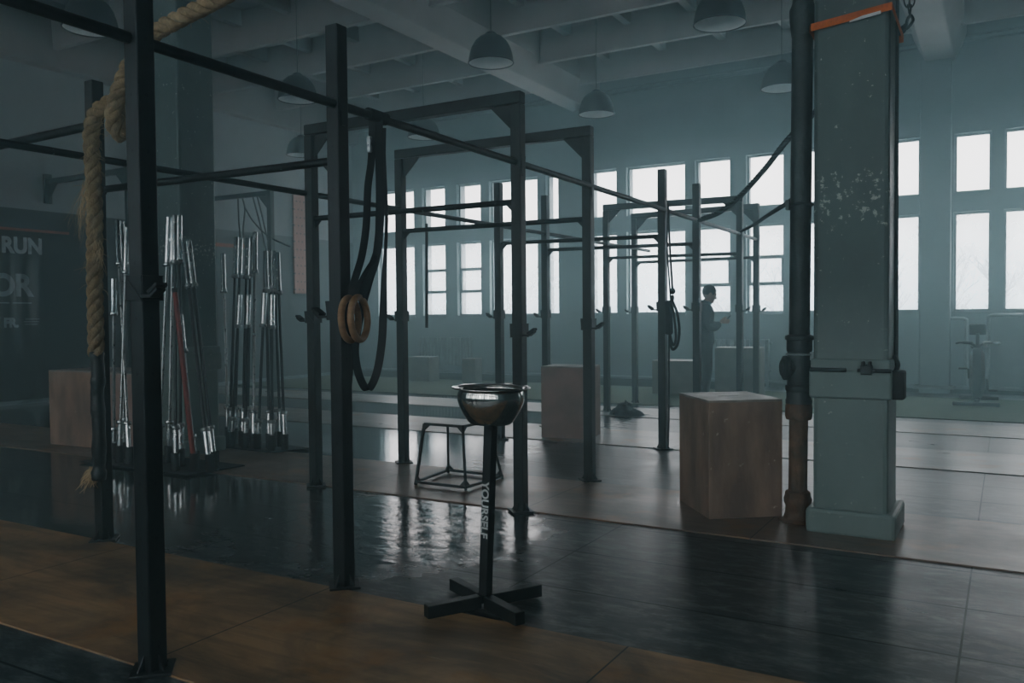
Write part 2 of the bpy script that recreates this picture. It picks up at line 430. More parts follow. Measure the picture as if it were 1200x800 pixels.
        me.materials.append(mat)
        o = bpy.data.objects.new(name, me); COL.objects.link(o)
        if parent is not None: o.parent = parent
        if bevel:
            b = o.modifiers.new('bevel', 'BEVEL'); b.width = bevel; b.segments = 2; b.limit_method = 'ANGLE'
        if '_loc' not in o: o['_loc'] = tuple(loc)
        return o
def tag(o, label, cat, group=None, kind=None):
    o['label'] = label; o['category'] = cat
    if group: o['group'] = group
    if kind: o['kind'] = kind
    return o
def thing(name, label, cat, loc=(0,0,0), group=None, kind=None):
    o = bpy.data.objects.new(name, None); COL.objects.link(o); o.location = loc; o['_loc'] = tuple(loc)
    o.empty_display_size = .1
    return tag(o, label, cat, group, kind)
def struct(o, label, cat): return tag(o, label, cat, kind='structure')
def dup(root, loc, label, group=None, rot=None, scale=None):
    r = root.copy(); COL.objects.link(r); r.location = loc; r['label'] = label
    if group: r['group'] = group
    if rot is not None: r.rotation_euler = rot
    if scale is not None: r.scale = scale
    for ch in list(root.children):
        c = ch.copy(); COL.objects.link(c); c.parent = r
        for g in list(ch.children):
            d = g.copy(); COL.objects.link(d); d.parent = c
    return r
def text_mesh(txt, size, name, mat, parent, origin, xdir, ydir, ext=.001, offset=.0, sx=1):
    cu = bpy.data.curves.new(name+'_curve', 'FONT'); cu.body = txt; cu.size = size; cu.extrude = ext; cu.offset = offset
    ob = bpy.data.objects.new(name+'_tmp', cu); COL.objects.link(ob)
    dg = bpy.context.evaluated_depsgraph_get()
    me = bpy.data.meshes.new_from_object(ob.evaluated_get(dg)); bpy.data.objects.remove(ob)
    xd, yd = V(xdir).normalized(), V(ydir).normalized(); zd = xd.cross(yd); loc = V(parent['_loc']) if '_loc' in parent else V((0,0,0))
    for v in me.vertices: v.co = V(origin)+xd*v.co.x*sx+yd*v.co.y+zd*v.co.z-loc
    me.materials.clear(); me.materials.append(mat); me.name = name
    o = bpy.data.objects.new(name, me); COL.objects.link(o); o.parent = parent; return o

# ------------------------------------------------------------------ room shell
XL, XR, YF, YB, ZC = -13.1, 7.0, -2.7, 15.2, 6.1
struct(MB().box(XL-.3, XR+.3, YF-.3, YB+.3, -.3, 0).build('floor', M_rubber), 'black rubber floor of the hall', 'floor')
ceil = MB().box(XL-.3, XR+.3, YF-.3, YB+.4, ZC, ZC+.3)
x = XL+.55
while x < XR:
    ceil.box(x-.06, x+.06, YF, YB, ZC-.24, ZC+.05); x += 1.05
struct(ceil.build('ceiling', M_ceil), 'whitewashed concrete ceiling with shallow ribs', 'ceiling')

BXS = (-7.15, -.95)
for i, bxx in enumerate(BXS):
    prof = [(-.2, 5.24), (.2, 5.24), (.37, 5.6), (.37, ZC+.02), (-.37, ZC+.02), (-.37, 5.6)]
    b = MB().prism([(bxx+a, YF, z) for a, z in prof], (0, YB-YF, 0)).build('ceiling_beam', M_beam, bevel=.02)
    struct(b, ('deep concrete beam running to the far wall left of the middle', 'deep concrete beam above the grey pillar and drainpipe')[i], 'beam')
b = MB().box(XL, XL+.22, YF, YB, 5.22, ZC+.02).build('ceiling_beam', M_beam, bevel=.02)
struct(b, 'concrete edge beam along the top of the left wall', 'beam')
k = -10; n = 0
ords = ('nearest to the far wall', 'second from the far wall', 'third from the far wall', 'fourth from the far wall', 'fifth from the far wall', 'sixth from the far wall')
for k in range(4, -10, -1):
    y = 9.53+1.555*(k-1)
    if y < YF+.3: break
    b = MB().prism([(XL,y,5.5),(XL,y+.09,5.5),(XL,y+.2,ZC+.02),(XL,y-.03,ZC+.02)], (XR-XL,0,0)).build('ceiling_beam', M_beam, bevel=.01)
    struct(b, 'cross beam of the whitewashed ceiling, '+(ords[n] if n < 6 else 'overhead towards the near end'), 'beam'); n += 1
struct(MB().box(XL, XR, YB-.16, YB, 5.56, 5.8).box(XL, XR, YB-.10, YB, 5.5, 5.56).build('trim_1', M_wall, bevel=.01), 'plaster cornice along the top of the window wall', 'trim')

# openings of the window walls: bays between pilasters repeat every 6.29 m
BAY = [(-7.07,-6.51,0), (-6.31,-5.15,0), (-4.96,-4.31,1), (-4.03,-3.37,1), (-3.17,-2.0,0), (-1.78,-1.23,0)]
LEFT = [(-12.37,-11.34,0), (-11.12,-10.51,1), (-10.21,-9.6,1), (-9.39,-8.24,0), (-8.05,-7.68,0)]
RIGHT = [(-.75,-.23,0), (-.06,1.1,0), (1.3,1.95,1), (2.22,2.88,1), (3.1,4.27,0), (4.45,5.0,0), (5.5,6.2,0)]
ALL = LEFT+BAY+RIGHT
ZROWS = ((1.30, 2.87), (3.17, 4.10))
def window_wall(name, y0, y1, cols, label):
    m = MB(); xs = [XL-.3]+[q for c in cols for q in c[:2]]+[XR+.3]
    m.box(XL-.3, XR+.3, y0, y1, -.3, ZROWS[0][0]); m.box(XL-.3, XR+.3, y0, y1, ZROWS[1][1], ZC+.3)
    m.box(XL-.3, XR+.3, y0, y1, ZROWS[0][1], ZROWS[1][0])
    for i in range(0, len(xs), 2):
        for z0, z1 in ZROWS: m.box(xs[i], xs[i+1], y0, y1, z0, z1)
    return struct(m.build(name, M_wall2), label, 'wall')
wn = [0]
def window(x0, x1, yp, inward, bars, label):
    wn[0] += 1
    fr = MB(); w = .035
    for z0, z1 in ZROWS:
        for a, b in ((x0, x0+w), (x1-w, x1)): fr.box(a, b, yp-.03, yp+.03, z0, z1)
        for a, b in ((z0, z0+w), (z1-w, z1)): fr.box(x0, x1, yp-.03, yp+.03, a, b)
    if bars:
        for z in (1.82, 2.29): fr.box(x0, x1, yp-.035, yp+.035, z-.03, z+.03)
        fr.box(x0+w, x0+w+.03, yp-.04, yp+.02, 1.85, 2.26); fr.box(x1-w-.03, x1-w, yp-.04, yp+.02, 1.85, 2.26)
    fr.box(x0-.02, x1+.02, yp-.10*inward-.06, yp-.10*inward+.06, ZROWS[0][0]-.03, ZROWS[0][0]+.004)
    f = struct(fr.build('window_%d' % wn[0], M_frame, bevel=.004), label, 'window')
    MB().box(x0+.01, x1-.01, yp-.003, yp+.003, ZROWS[0][0]+.01, ZROWS[0][1]-.01).build('pane', M_frost if inward > 0 else M_frontglass, f)
    MB().box(x0+.01, x1-.01, yp-.003, yp+.003, ZROWS[1][0]+.01, ZROWS[1][1]-.01).build('pane', M_glass if inward > 0 else M_frontglass, f)
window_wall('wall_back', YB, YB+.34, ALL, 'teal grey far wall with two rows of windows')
def wlab(i, c):
    nm = ['first','second','third','fourth','fifth','sixth','seventh']
    bay, j = (('left bay', i) if i < 5 else ('middle bay', i-5) if i < 11 else ('right bay', i-11))
    return 'tall %s window in the far wall, %s from the left in the %s' % ('barred' if c[2] else 'plain', nm[j], bay)
for i, c in enumerate(ALL): window(c[0], c[1], YB+.13, 1, c[2], wlab(i, c))
FRONT = list(ALL)
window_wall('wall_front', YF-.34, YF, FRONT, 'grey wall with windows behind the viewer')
for i, c in enumerate(FRONT): window(c[0], c[1], YF-.13, -1, c[2], 'window of the wall behind the viewer, number %d along it' % (i+1))
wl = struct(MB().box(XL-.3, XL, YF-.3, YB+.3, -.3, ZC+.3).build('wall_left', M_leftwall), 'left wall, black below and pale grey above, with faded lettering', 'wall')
struct(MB().box(XR, XR+.3, YF-.3, YB+.3, -.3, ZC+.3).build('wall_right', M_wall), 'grey right wall of the hall', 'wall')
for x0, x1, l in ((-7.66,-6.99,'left of the middle windows'), (-1.22,-.78,'to the right of the grey pillar')):
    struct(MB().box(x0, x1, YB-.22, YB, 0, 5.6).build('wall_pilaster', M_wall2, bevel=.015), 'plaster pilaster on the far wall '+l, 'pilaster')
struct(MB().box(XL, XR, YB-.03, YB, 0, .12).build('baseboard_back', M_wall), 'low plinth along the far wall', 'baseboard')
# lettering and lines painted on the left wall
XW = XL+.004
text_mesh('RUN', .33, 'lettering', M_letter, wl, (XW, 7.22, 2.325), (0,1,0), (0,0,1), offset=.015, sx=.92)
text_mesh('OR', .46, 'lettering', M_letter, wl, (XW, 7.05, 1.67), (0,1,0), (0,0,1), offset=.018, sx=.95)
text_mesh('FR.', .19, 'lettering', M_letter, wl, (XW, 7.23, 1.19), (0,1,0), (0,0,1), offset=.012, sx=.9)
MB().box(XW-.003, XW+.002, 6.4, 7.32, 1.545, 1.565).box(XW-.003, XW+.002, 7.37, 7.66, 1.545, 1.565).build('painted_rule', M_letter, wl)
MB().box(XW-.003, XW+.002, 7.56, 7.78, 1.30, 1.312).box(XW-.003, XW+.002, 7.54, 7.77, 1.26, 1.272).box(XW-.003, XW+.002, 7.55, 7.75, 1.22, 1.232).build('painted_rule', M_letter, wl)
MB().box(XW-.003, XW+.002, 4.5, 8.30, 2.66, 2.70).box(XW-.003, XW+.002, 11.2, 12.1, 2.67, 2.74).build('red_stripe', M_redline, wl)
struct(MB().box(XL, XL+.03, 6.0, 15.1, 0, .06).build('baseboard_left', M_heat), 'pale strip along the foot of the left wall', 'baseboard')

# lanes of plywood between the rubber, and the turf strip
def lane(y0, y1, mat, label):
    o = MB().box(-12.9, 6.8, y0, y1, -.01, .008).build('plywood_lane', mat, bevel=.003)
    return tag(o, label, 'floor panel', kind='structure')
lane(2.0, 3.05, M_plyA, 'brown stained plywood lane nearest the viewer under the chalk bowl')
lane(4.87, 5.95, M_plyB, 'reddish plywood lane under the stool and the grey pillar')
lane(7.75, 8.85, M_plyC, 'pale plywood lane in the middle of the hall')
lane(10.0, 11.0, M_plyC, 'pale plywood lane furthest from the viewer')
tag(MB().box(-12.9, 6.8, 11.4, 14.2, -.01, .012).build('turf_strip', M_turf), 'dull green turf strip laid before the window wall', 'turf')

# ------------------------------------------------------------------ pillars and the drainpipe
def pillar(x0, x1, y0, y1, label):
    t = struct(MB().box(x0, x1, y0, y1, 0, 5.3).build('column', M_column, bevel=.025), label, 'pillar')
    e = .02
    MB().box(x0-e, x1+e, y0-e, y1+e, .80, .965).build('collar_band', M_column, t, bevel=.012)
    MB().box(x0-.012, x1+.012, y0-.012, y1+.012, .955, 1.03).build('collar_band', M_column, t, bevel=.01)
    MB().box(x0-.035, x1+.045, y0-.035, y1+.035, 0, .15).build('plinth', M_column, t, bevel=.02)
    return t
pr = pillar(-.99, -.58, 5.22, 5.64, 'square grey green pillar with chipped paint beside the drainpipe')
pl = pillar(-7.04, -6.65, 5.3, 5.72, 'square dark pillar behind the near rack of barbells')
MB().tube([(-1.0,5.185,.967), (-.80,5.185,.967)], .012, 8).build('clamp_rod', M_pipe, pr, True)
MB().tube([(-.74,5.185,.967), (-.56,5.185,.967)], .012, 8).box(-.72,-.66,5.16,5.2,.945,1.0).box(-.735,-.645,5.165,5.19,.96,.975).box(-.715,-.70,5.15,5.2,.99,1.02).box(-.68,-.665,5.15,5.2,.99,1.02).build('clamp', M_pipe, pr, bevel=.004)
MB().box(-.575,-.50,5.25,5.36,.80,.965).build('junction_box', M_black, pr, bevel=.012)
MB().tube(smooth_path([(-.55,5.3,.96), (-.54,5.32,1.0), (-.565,5.4,1.04), (-.57,5.5,1.1), (-.575,5.5,3.0), (-.575,5.5,5.3)]), .012, 8).build('conduit', M_pipe, pr, True)
# orange strap round the top of the pillar
st = thing('ratchet_strap', 'orange strap tied round the top of the grey pillar', 'strap', (-.785,5.43,2.95))
def strap_pts(z0, z1):
    e = .012
    return [(-1.0-e+.01,5.21-e+.002,z0), (-.57+e-.01,5.21-e+.002,z1), (-.565+e,5.65,z1-.06), (-1.0,5.65+e,z0-.05), (-1.0-e,5.21,z0)]
P = strap_pts(2.955, 3.00)
MB().add([V(p)+V((0,0,dz)) for p in P for dz in (-.022,.022)], [[2*i, 2*i+2, 2*i+3, 2*i+1] for i in range(4)]).build('webbing', M_orange, st)
MB().add([(-.79,5.194,2.945),(-.625,5.194,2.965),(-.625,5.194,2.983),(-.72,5.194,2.972),(-.79,5.194,2.955)], [[0,1,2,3,4]]).build('printed_tag', M_tag, st)

# drainpipe
pb, pt = V((-1.118,5.42,0)), V((-1.07,5.42,5.6))
def pz(z): return pb.lerp(pt, z/5.6)
pipe = thing('drainpipe', 'tall cast iron drainpipe with rusty foot beside the grey pillar', 'pipe', tuple(pb))
pd = (pt-pb).normalized()
MB().tube([pz(.95), pz(5.58)], .062, 24).build('pipe_run', M_pipe, pipe, True)
MB().tube([pz(.10), pz(.72)], .056, 24).build('pipe_run', M_piperust, pipe, True)['label'] = 'rusty brown lower length of pipe'
def sock(z0, prof, mat, nm): return MB().lathe([(r, z) for r, z in prof], pz(z0), 28, pd).build(nm, mat, pipe, True)
sock(.0, [(0,0),(.11,0),(.115,.015),(.085,.03),(.075,.06),(.072,.10),(.082,.125),(.085,.15),(.078,.165),(.075,.19),(.062,.2),(.0,.2)], M_piperust, 'foot_socket')
sock(.64, [(.05,0),(.074,.002),(.08,.02),(.08,.085),(.074,.10),(.06,.11)], M_piperust, 'socket')
sock(.74, [(.05,0),(.078,.0),(.08,.02),(.074,.03),(.074,.075),(.082,.085),(.082,.11),(.06,.115)], M_pipe, 'socket')
sock(.85, [(.05,0),(.07,.0),(.07,.25),(.05,.25)], M_pipe, 'tee_body')
sock(1.06, [(.05,0),(.072,.0),(.076,.01),(.076,.07),(.086,.075),(.086,.095),(.078,.1),(.062,.105)], M_pipe, 'socket')
c = pz(.96)
MB().lathe([(0,.045),(.05,.045),(.062,.035),(.075,.03),(.075,.012),(.06,.0),(.06,-.06)], c+V((-.055,-.03,0)), 24, (-.85,-.5,0)).build('inspection_cap', M_pipe, pipe, True)
MB().torus(pz(1.045), pd, .075, .006, 28, 8).box(c.x+.06, c.x+.12, 5.40, 5.43, 1.01, 1.06).build('clamp_ring', M_heat, pipe, True)
sock(2.98, [(.05,0),(.064,.0),(.072,.06),(.078,.12),(.078,.16),(.07,.18),(.062,.2)], M_pipe, 'socket')
MB().torus(pz(1.96), pd, .068, .009, 28, 8).box(-1.18,-1.16,5.36,5.4,1.93,1.99).build('clamp_ring', M_pipe, pipe, True)

# ------------------------------------------------------------------ the pull-up rig
XA, XB = -2.78, -4.6
YS = [2.0, 3.08, 4.84, 6.0, 7.65, 8.73, 10.45, 11.45]
PA = [(-2.71,2.0), (-2.748,3.09), (-2.765,4.84), (-2.812,6.01), (-2.845,7.74), (-2.85,8.79), (-2.87,10.54), (-2.885,11.40)]
PB = [(-4.6,2.0), (-4.572,3.07), (-4.572,4.84), (-4.605,5.98), (-4.575,7.59), (-4.6,8.67), (-4.6,10.39), (-4.67,11.55)]
rig = thing('pull_up_rig', 'long black steel pull-up rig of bolted uprights and bars down the hall', 'gym rig', (0,0,0))
S = .037
up_me = MB().box(-S, S, -S, S, 0, 2.67)
up0 = up_me.build('upright', M_upright, rig, bevel=.006)
bp = MB().obox((0,0,.010), ((1,1,0),(-1,1,0),(0,0,1)), (.072,.072,.006))
for a in (0, 90, 180, 270):
    q = Matrix.Rotation(math.radians(a), 3, 'Z')
    bp.prism([q @ V((S-.002,-.004,.012)), q @ V((S+.032,-.004,.012)), q @ V((S-.002,-.004,.075))], q @ V((0,.008,0)))
bp0 = bp.build('base_plate', M_steel, up0, bevel=.002)
first = True
posts = PA+PB+[(-6.42, 3.08), (-2.70, .92)]
for x, y in posts:
    if first: o, p, first = up0, bp0, False
    else:
        o = up0.copy(); COL.objects.link(o); o.parent = rig
        p = bp0.copy(); COL.objects.link(p); p.parent = o
    o.location = (x, y, 0)
def rig_part(name, mb, mat=M_bar, smooth=True, bevel=0): return mb.build(name, mat, rig, smooth, bevel)
rig_part('pull_up_bar', MB().tube([(-2.70, .9, 2.305), (-2.885, 11.44, 2.275)], .0215, 14))
rig_part('pull_up_bar', MB().tube([(XB, 1.9, 2.235), (XB, 11.95, 2.235)], .021, 14))
for (xa, ya), (xb, yb) in list(zip(PA, PB))[1:]:
    rig_part('pull_up_bar', MB().tube([(xb, yb, 2.045), (xa, ya, 2.04)], .02, 14))
rig_part('pull_up_bar', MB().tube([(XB, 3.08, 2.425), (-6.42, 3.08, 2.40)], .026, 14))
g = .17
def corner_plates(pa, pb, z, size, th):
    a, b = V((*pa, 0)), V((*pb, 0)); d = (b-a).normalized(); n_ = V((-d.y, d.x, 0))*th
    for q, dd in ((a, d), (b, -d)):
        c0 = q+dd*S
        rig_part('gusset', MB().prism([c0-n_+V((0,0,z)), c0+dd*size-n_+V((0,0,z)), c0-n_+V((0,0,z-size))], n_*2), M_steel, False)
for i in (2, 3, 6, 7):
    a, b = V((*PA[i], 2.711)), V((*PB[i], 2.711)); d = (b-a).normalized()
    rig_part('top_beam', MB().bar(a-d*S, b+d*S, 2*S, .078), M_steel, False, .006)
    corner_plates(PA[i], PB[i], 2.672, g, .006)
for i in range(1, 8): corner_plates(PA[i], PB[i], 2.03, .06, .005)
for x, y in PA[1:]:
    rig_part('bar_bracket', MB().prism([(x+S+.004, y-.03, 2.335), (x+S+.004, y+.03, 2.335), (x+S+.004, y+.012, 2.20), (x+S+.004, y-.012, 2.20)], (-.012,0,0)), M_steel, False)

# barbell hooks clamped on the uprights
def hook(x, y, z, sg, label, tilt=0):
    t = thing('barbell_hook', label, 'barbell hook', (x, y, z), 'barbell hooks on the rig uprights')
    e = S+.009
    MB().box(x-e, x+e, y-e, y-S-.001, z-.045, z+.045).box(x-e, x+e, y+S+.001, y+e, z-.045, z+.045).box(x-e, x-S-.001, y-e, y+e, z-.045, z+.045).box(x+S+.001, x+e, y-e, y+e, z-.045, z+.045).build('collar', M_steel, t, bevel=.003)
    a = x+sg*e
    ao = MB().bar((a-sg*.004, y-.03, z-.03), (a+sg*.05, y-.03, z-.03), .04, .012).bar((a+sg*.045, y-.03, z-.033), (a+sg*.085, y-.03, z-.005), .04, .012).build('arm', M_steel, t, bevel=.003)
    arm = ao
    MB().bar((a+sg*.038, y-.03, z-.020), (a+sg*.09, y-.03, z+.012), .05, .016).build('pad', M_black, arm, bevel=.005)
hook(*PA[0], 1.41, 1, 'black barbell hook on the nearest upright')
hook(*PA[1], 1.33, -1, 'black barbell hook behind the wooden rings')
hook(*PA[2], 1.20, 1, 'black barbell hook on the upright directly behind the chalk bowl')
hook(*PA[3], 1.225, 1, 'black barbell hook on the upright in front of the pink box')
hook(*PA[4], 1.37, -1, 'barbell hook on the upright carrying a coiled cord')
hook(*PA[5], 1.37, -1, 'barbell hook on the upright that hides the standing person')
hook(*PA[6], 1.36, 1, 'barbell hook on the far arch, right upright, beside the person')
hook(*PA[7], 1.36, 1, 'barbell hook on the furthest arch, right upright')
hook(*PB[2], 1.30, -1, 'barbell hook on the left upright just beyond the ring post')
hook(*PB[3], 1.30, -1, 'barbell hook on the upright left of the open stool')
hook(*PB[4], 1.31, -1, 'barbell hook on the short upright behind the bowl')
hook(*PB[5], 1.31, -1, 'barbell hook on the short upright behind the pink box')
hook(*PB[6], 1.36, -1, 'barbell hook on the far arch, left upright')
hook(*PB[7], 1.36, -1, 'barbell hook on the furthest arch, left upright')

# frames fixed to the left wall
def wall_frame(y, label):
    t = thing('wall_pull_up_frame', label, 'gym rig', (-11.07, y, 0))
    xx = -11.07
    MB().box(xx-.045, xx+.045, y-.045, y+.045, 0, 3.56).build('upright', M_steel, t, bevel=.006)
    MB().box(XL, xx+.045, y-.035, y+.035, 3.42, 3.50).build('top_beam', M_steel, t, bevel=.006)
    MB().box(XL, XL+.05, y-.06, y+.06, 3.12, 3.58).build('wall_plate', M_steel, t, bevel=.004)
    MB().prism([(XL+.05, y-.006, 3.42), (XL+.29, y-.006, 3.42), (XL+.05, y-.006, 3.16)], (0,.012,0)).build('gusset', M_steel, t)
    MB().prism([(xx-.045, y-.006, 3.42), (xx-.29, y-.006, 3.42), (xx-.045, y-.006, 3.16)], (0,.012,0)).build('gusset', M_steel, t)
    MB().obox((xx,y,.01), ((1,0,0),(0,1,0),(0,0,1)), (.1,.1,.008)).build('base_plate', M_steel, t)
wall_frame(7.95, 'wall mounted pull-up frame behind the thick rope')
wall_frame(10.7, 'wall mounted pull-up frame with thin ropes over the far barbell rack')
YW = 10.7
for i, (pts, l) in enumerate((
    ([(-11.862, 10.700, 3.444), (-11.851, 10.700, 3.080), (-11.819, 10.700, 2.638), (-11.804, 10.700, 2.395)], 'thin rope hanging straight from the far wall frame, leftmost'),
    ([(-11.755, 10.700, 3.436), (-11.696, 10.700, 3.220), (-11.749, 10.700, 2.846), (-11.782, 10.700, 2.394)], 'thin slack rope second from the left on the far wall frame'),
    ([(-11.499, 10.700, 3.446), (-11.361, 10.700, 3.048), (-11.245, 10.700, 2.669), (-11.149, 10.700, 2.367)], 'thin slanting rope third from the left on the far wall frame'),
    ([(-11.393, 10.700, 3.452), (-11.277, 10.700, 3.087), (-11.162, 10.700, 2.694), (-11.045, 10.700, 2.407)], 'thin slanting rope rightmost on the far wall frame'),
    ([(-11.695, 10.700, 3.250), (-11.510, 10.700, 3.012), (-11.222, 10.700, 2.772), (-10.938, 10.700, 2.623), (-10.618, 10.700, 2.505)], 'thin cord looping sideways from the far wall frame'))):
    tag(MB().tube(smooth_path(pts), .014, 8).build('suspension_rope', M_web, None, True), l, 'rope', 'thin ropes on the far wall frame')
pg = MB().box(-.05, 0, -.17, .17, 0, 2.15).build('climbing_pegboard', M_peg, None, bevel=.006)
pg.location = (XL+.055, 13.44, 1.8); tag(pg, 'tall reddish climbing pegboard with two columns of holes', 'pegboard')

# plastic sheet against the left wall
m = MB(); ny, nz = 90, 16
ys = [6.55+1.18*i/ny for i in range(ny+1)]
for j in range(nz+1):
    zt = j/nz
    for i, y in enumerate(ys):
        ph = (y-6.55)/.145
        fold = abs(math.sin(ph*PI/2))**.5
        z = .035+zt*2.17
        bend = .05*max(0, zt-.8)/.2
        m.v.append(V((XL+.05+.075*fold+.05*(1-zt)**4, y+.05*max(0,(zt-.72))**1*(-1), z-.02*(1-fold))))
for j in range(nz):
    for i in range(ny):
        a = j*(ny+1)+i; m.f.append([a, a+1, a+ny+2, a+ny+1])
tag(m.build('plastic_sheet', M_sheet, None, 'all'), 'clear plastic sheet hanging in folds over the lettered black wall', 'plastic sheet')
m = MB()
m.add([(-12.92,7.50,.05),(-12.9,7.64,.05),(-12.95,7.66,.56)], [[0,1,2]]).add([(-12.95,7.3,.02),(-12.6,7.4,.02),(-12.7,7.8,.10),(-12.95,7.85,.03),(-12.85,7.55,.14)], [[0,1,4],[1,2,4],[2,3,4],[3,0,4]])
tag(m.build('plastic_scrap', M_sheet, None), 'crumpled corner of clear plastic on the floor by the black wall', 'plastic scrap')

# ------------------------------------------------------------------ lamps
def make_lamp():
    t = thing('pendant_lamp', 'x', 'lamp', (0,0,0), 'bell shaped factory lamps')
    R = .26
    prof = [(R,0),(R*.985,.05),(R*.94,.11),(R*.86,.175),(R*.72,.24),(R*.52,.29),(R*.34,.312),(R*.27,.318),(R*.25,.335),(.03,.34)]
    MB().lathe(prof, n=40).torus((0,0,0), (0,0,1), R, .008, 40, 8).build('shade', M_lampout, t, True)
    inn = [(r-.006, z-.002 if i else z+.002) for i, (r, z) in enumerate(prof[:7])]+[(.0,.31)]
    MB().lathe(inn, n=40).build('reflector', M_lampin, t, 'all')
    MB().lathe([(0,.335),(.045,.335),(.045,.35),(.02,.36),(.0,.362)], n=16).build('socket_cap', M_lampout, t, True)
    MB().ellipsoid((0,0,.16), .055,.055,.08).build('bulb', M_white, t, 'all')
    MB().tube([(0,0,.35),(0,0,1.9)], .006, 8).build('cord', M_cord, t, True)
    return t
lamp = make_lamp()
LZ = 4.215
LAMPS = [(-8.0,5.35,'near lamp at the top left, crossed by the rig bar'), (-8.25,8.5,'lamp hanging left of the tall near post'), (-5.18,8.46,'lamp hanging over the middle of the rig'),
         (-2.53,8.55,'large looking lamp at the top, left of the drainpipe'), (-5.2,11.42,'hazy lamp above the far right arch of the rig'), (-2.56,11.4,'hazy lamp half hidden by the drainpipe'),
         (-8.25,11.35,'hazy lamp seen through the first arch of the rig'), (-11.0,11.4,'hazy lamp near the left wall by the pegboard'), (-11.0,8.5,'dim lamp behind the dark square pillar')]
for i, (x, y, l) in enumerate(LAMPS):
    lab = 'bell shaped metal '+l
    if i == 0: lamp.location = (x, y, LZ); lamp['label'] = lab
    else: dup(lamp, (x, y, LZ), lab)

# ------------------------------------------------------------------ boxes
M_plygrey = surf('plywood_box_grey', (.22,.215,.19), (.16,.16,.145), .6, .7, 0, 5)
def plyo(corner, ang, w, d, h, label, mat=M_plyside, top=M_plytop, name='plyo_box', slot=True):
    """corner = nearest bottom corner; w runs along ang, d to its left"""
    a = math.radians(ang); t = thing(name, label, 'box', (corner[0], corner[1], .008), 'wooden jump boxes')
    t.rotation_euler = (0,0,a); th = .018
    def pt(m, nm, mt, bev=.003):
        loc = tuple(t['_loc']); t['_loc'] = (0,0,0); o = m.build(nm, mt, t, False, bev); t['_loc'] = loc; return o
    pt(MB().box(0, w, 0, th, 0, h), 'side_panel', mat); pt(MB().box(0, w, d-th, d, 0, h), 'side_panel', mat)
    pt(MB().box(0, th, th, d-th, 0, h), 'side_panel', mat); pt(MB().box(w-th, w, th, d-th, 0, h), 'side_panel', mat)
    m = MB(); z0, z1 = h-.004, h+.012
    sx0, sx1, sy0, sy1 = w*.5-.07, w*.5+.07, d*.5-.02, d*.5+.02
    if slot:
        m.box(0, w, 0, sy0, z0, z1).box(0, w, sy1, d, z0, z1).box(0, sx0, sy0, sy1, z0, z1).box(sx1, w, sy0, sy1, z0, z1)
    else: m.box(0, w, 0, d, z0, z1)
    pt(m, 'top_panel', top, .002)
    return t
plyo((-1.61,5.2), 38, .485, .56, .735, 'worn brown plywood jump box beside the drainpipe', M_ply)
plyo((-4.25,7.89), 9, .53, .42, .74, 'pinkish plywood jump box behind the right arch upright', M_plyside)
plyo((-8.57,5.17), 4, .74, .6, .755, 'brown plywood jump box left of the rope near the black wall', M_ply)
plyo((-7.78,5.24), 4, .5, .5, .745, 'brown plywood jump box half hidden behind the black barbell rack', M_plyside)
plyo((-4.96,13.0), 3, .72, .5, .53, 'low pale jump box in the haze behind the coiled cord', M_plygrey)
plyo((-3.93,13.0), 3, .66, .5, .75, 'tall pale jump box in the haze beside the standing person', M_plygrey)
plyo((-10.33,13.6), 0, .5, .35, .47, 'pale topped low box by the far wall left of the stool', M_plygrey)
plyo((-9.05,13.6), 0, .3, .25, .46, 'small dim box by the far wall above the stool', M_plygrey)

# ------------------------------------------------------------------ chalk bowl on its stand
bc = V((-2.0,3.17,0))
sd = thing('chalk_stand', 'black steel post on a cross foot carrying the chalk bowl', 'stand', tuple(bc))
d1, d2 = V((.50,.866,0)), V((.89,-.45,0))
for d in (d1, -d1, d2, -d2):
    MB().bar(bc+d*.028+V((0,0,.035)), bc+d*.285+V((0,0,.035)), .05, .055).build('foot', M_steel, sd, bevel=.004)
topc = V((-1.96,3.17,.825))
ax = (topc-bc).normalized(); px_ = V((0,1,0))-ax*V((0,1,0)).dot(ax); px_.normalize(); py_ = ax.cross(px_)
def along(z): return bc+ax*z
qv = Quaternion(ax, math.radians(-6))
MB().obox((along(.06)+along(.815))/2, (qv @ px_, qv @ py_, ax), (.022,.022,.3775)).build('post', M_steel, sd, bevel=.003)
# lettered strip down the face of the post
fx, fy = qv @ px_, qv @ py_
cam_dir = V((0,0,1.3))-along(.45)
faces = [(fx, fy), (-fx, fy), (fy, fx), (-fy, fx)]
nrm = max(faces, key=lambda q: q[0].dot(V((-.35,-.93,0))))[0]
side = ax.cross(nrm).normalized()
l0 = along(.57)+nrm*.0228
text_mesh('YOURSELF', .054, 'lettering', M_white, sd, l0-side*.02, -ax, side, ext=.0004, offset=.0015, sx=1.0)
MB().lathe([(0,.80),(.03,.80),(.03,.826),(0,.826)], along(0), 16, ax).build('mount', M_steel, sd, True)
bw = thing('chalk_bowl', 'shiny round steel bowl with rolled rim on the black post', 'bowl', tuple(along(.83)))
ax2 = V((.02,.0,1)).normalized()
prof = [(0,.002),(.06,.0),(.088,.004),(.102,.016),(.120,.045),(.139,.08),(.1475,.108),(.148,.13),(.143,.148),(.141,.155)]
inner = [(.138,.155),(.141,.145),(.145,.128),(.1445,.108),(.136,.082),(.117,.048),(.099,.020),(.086,.009),(.06,.006),(0,.007)]
MB().lathe(prof+inner, along(.822), 64, ax2).build('bowl_body', M_bowl, bw, 'all')
MB().lathe([(.138,.154),(.146,.156),(.160,.159),(.172,.160),(.1755,.163),(.172,.1665),(.160,.165),(.146,.162),(.138,.159)], along(.822), 64, ax2, close=True).build('rim', M_bowl, bw, 'all')

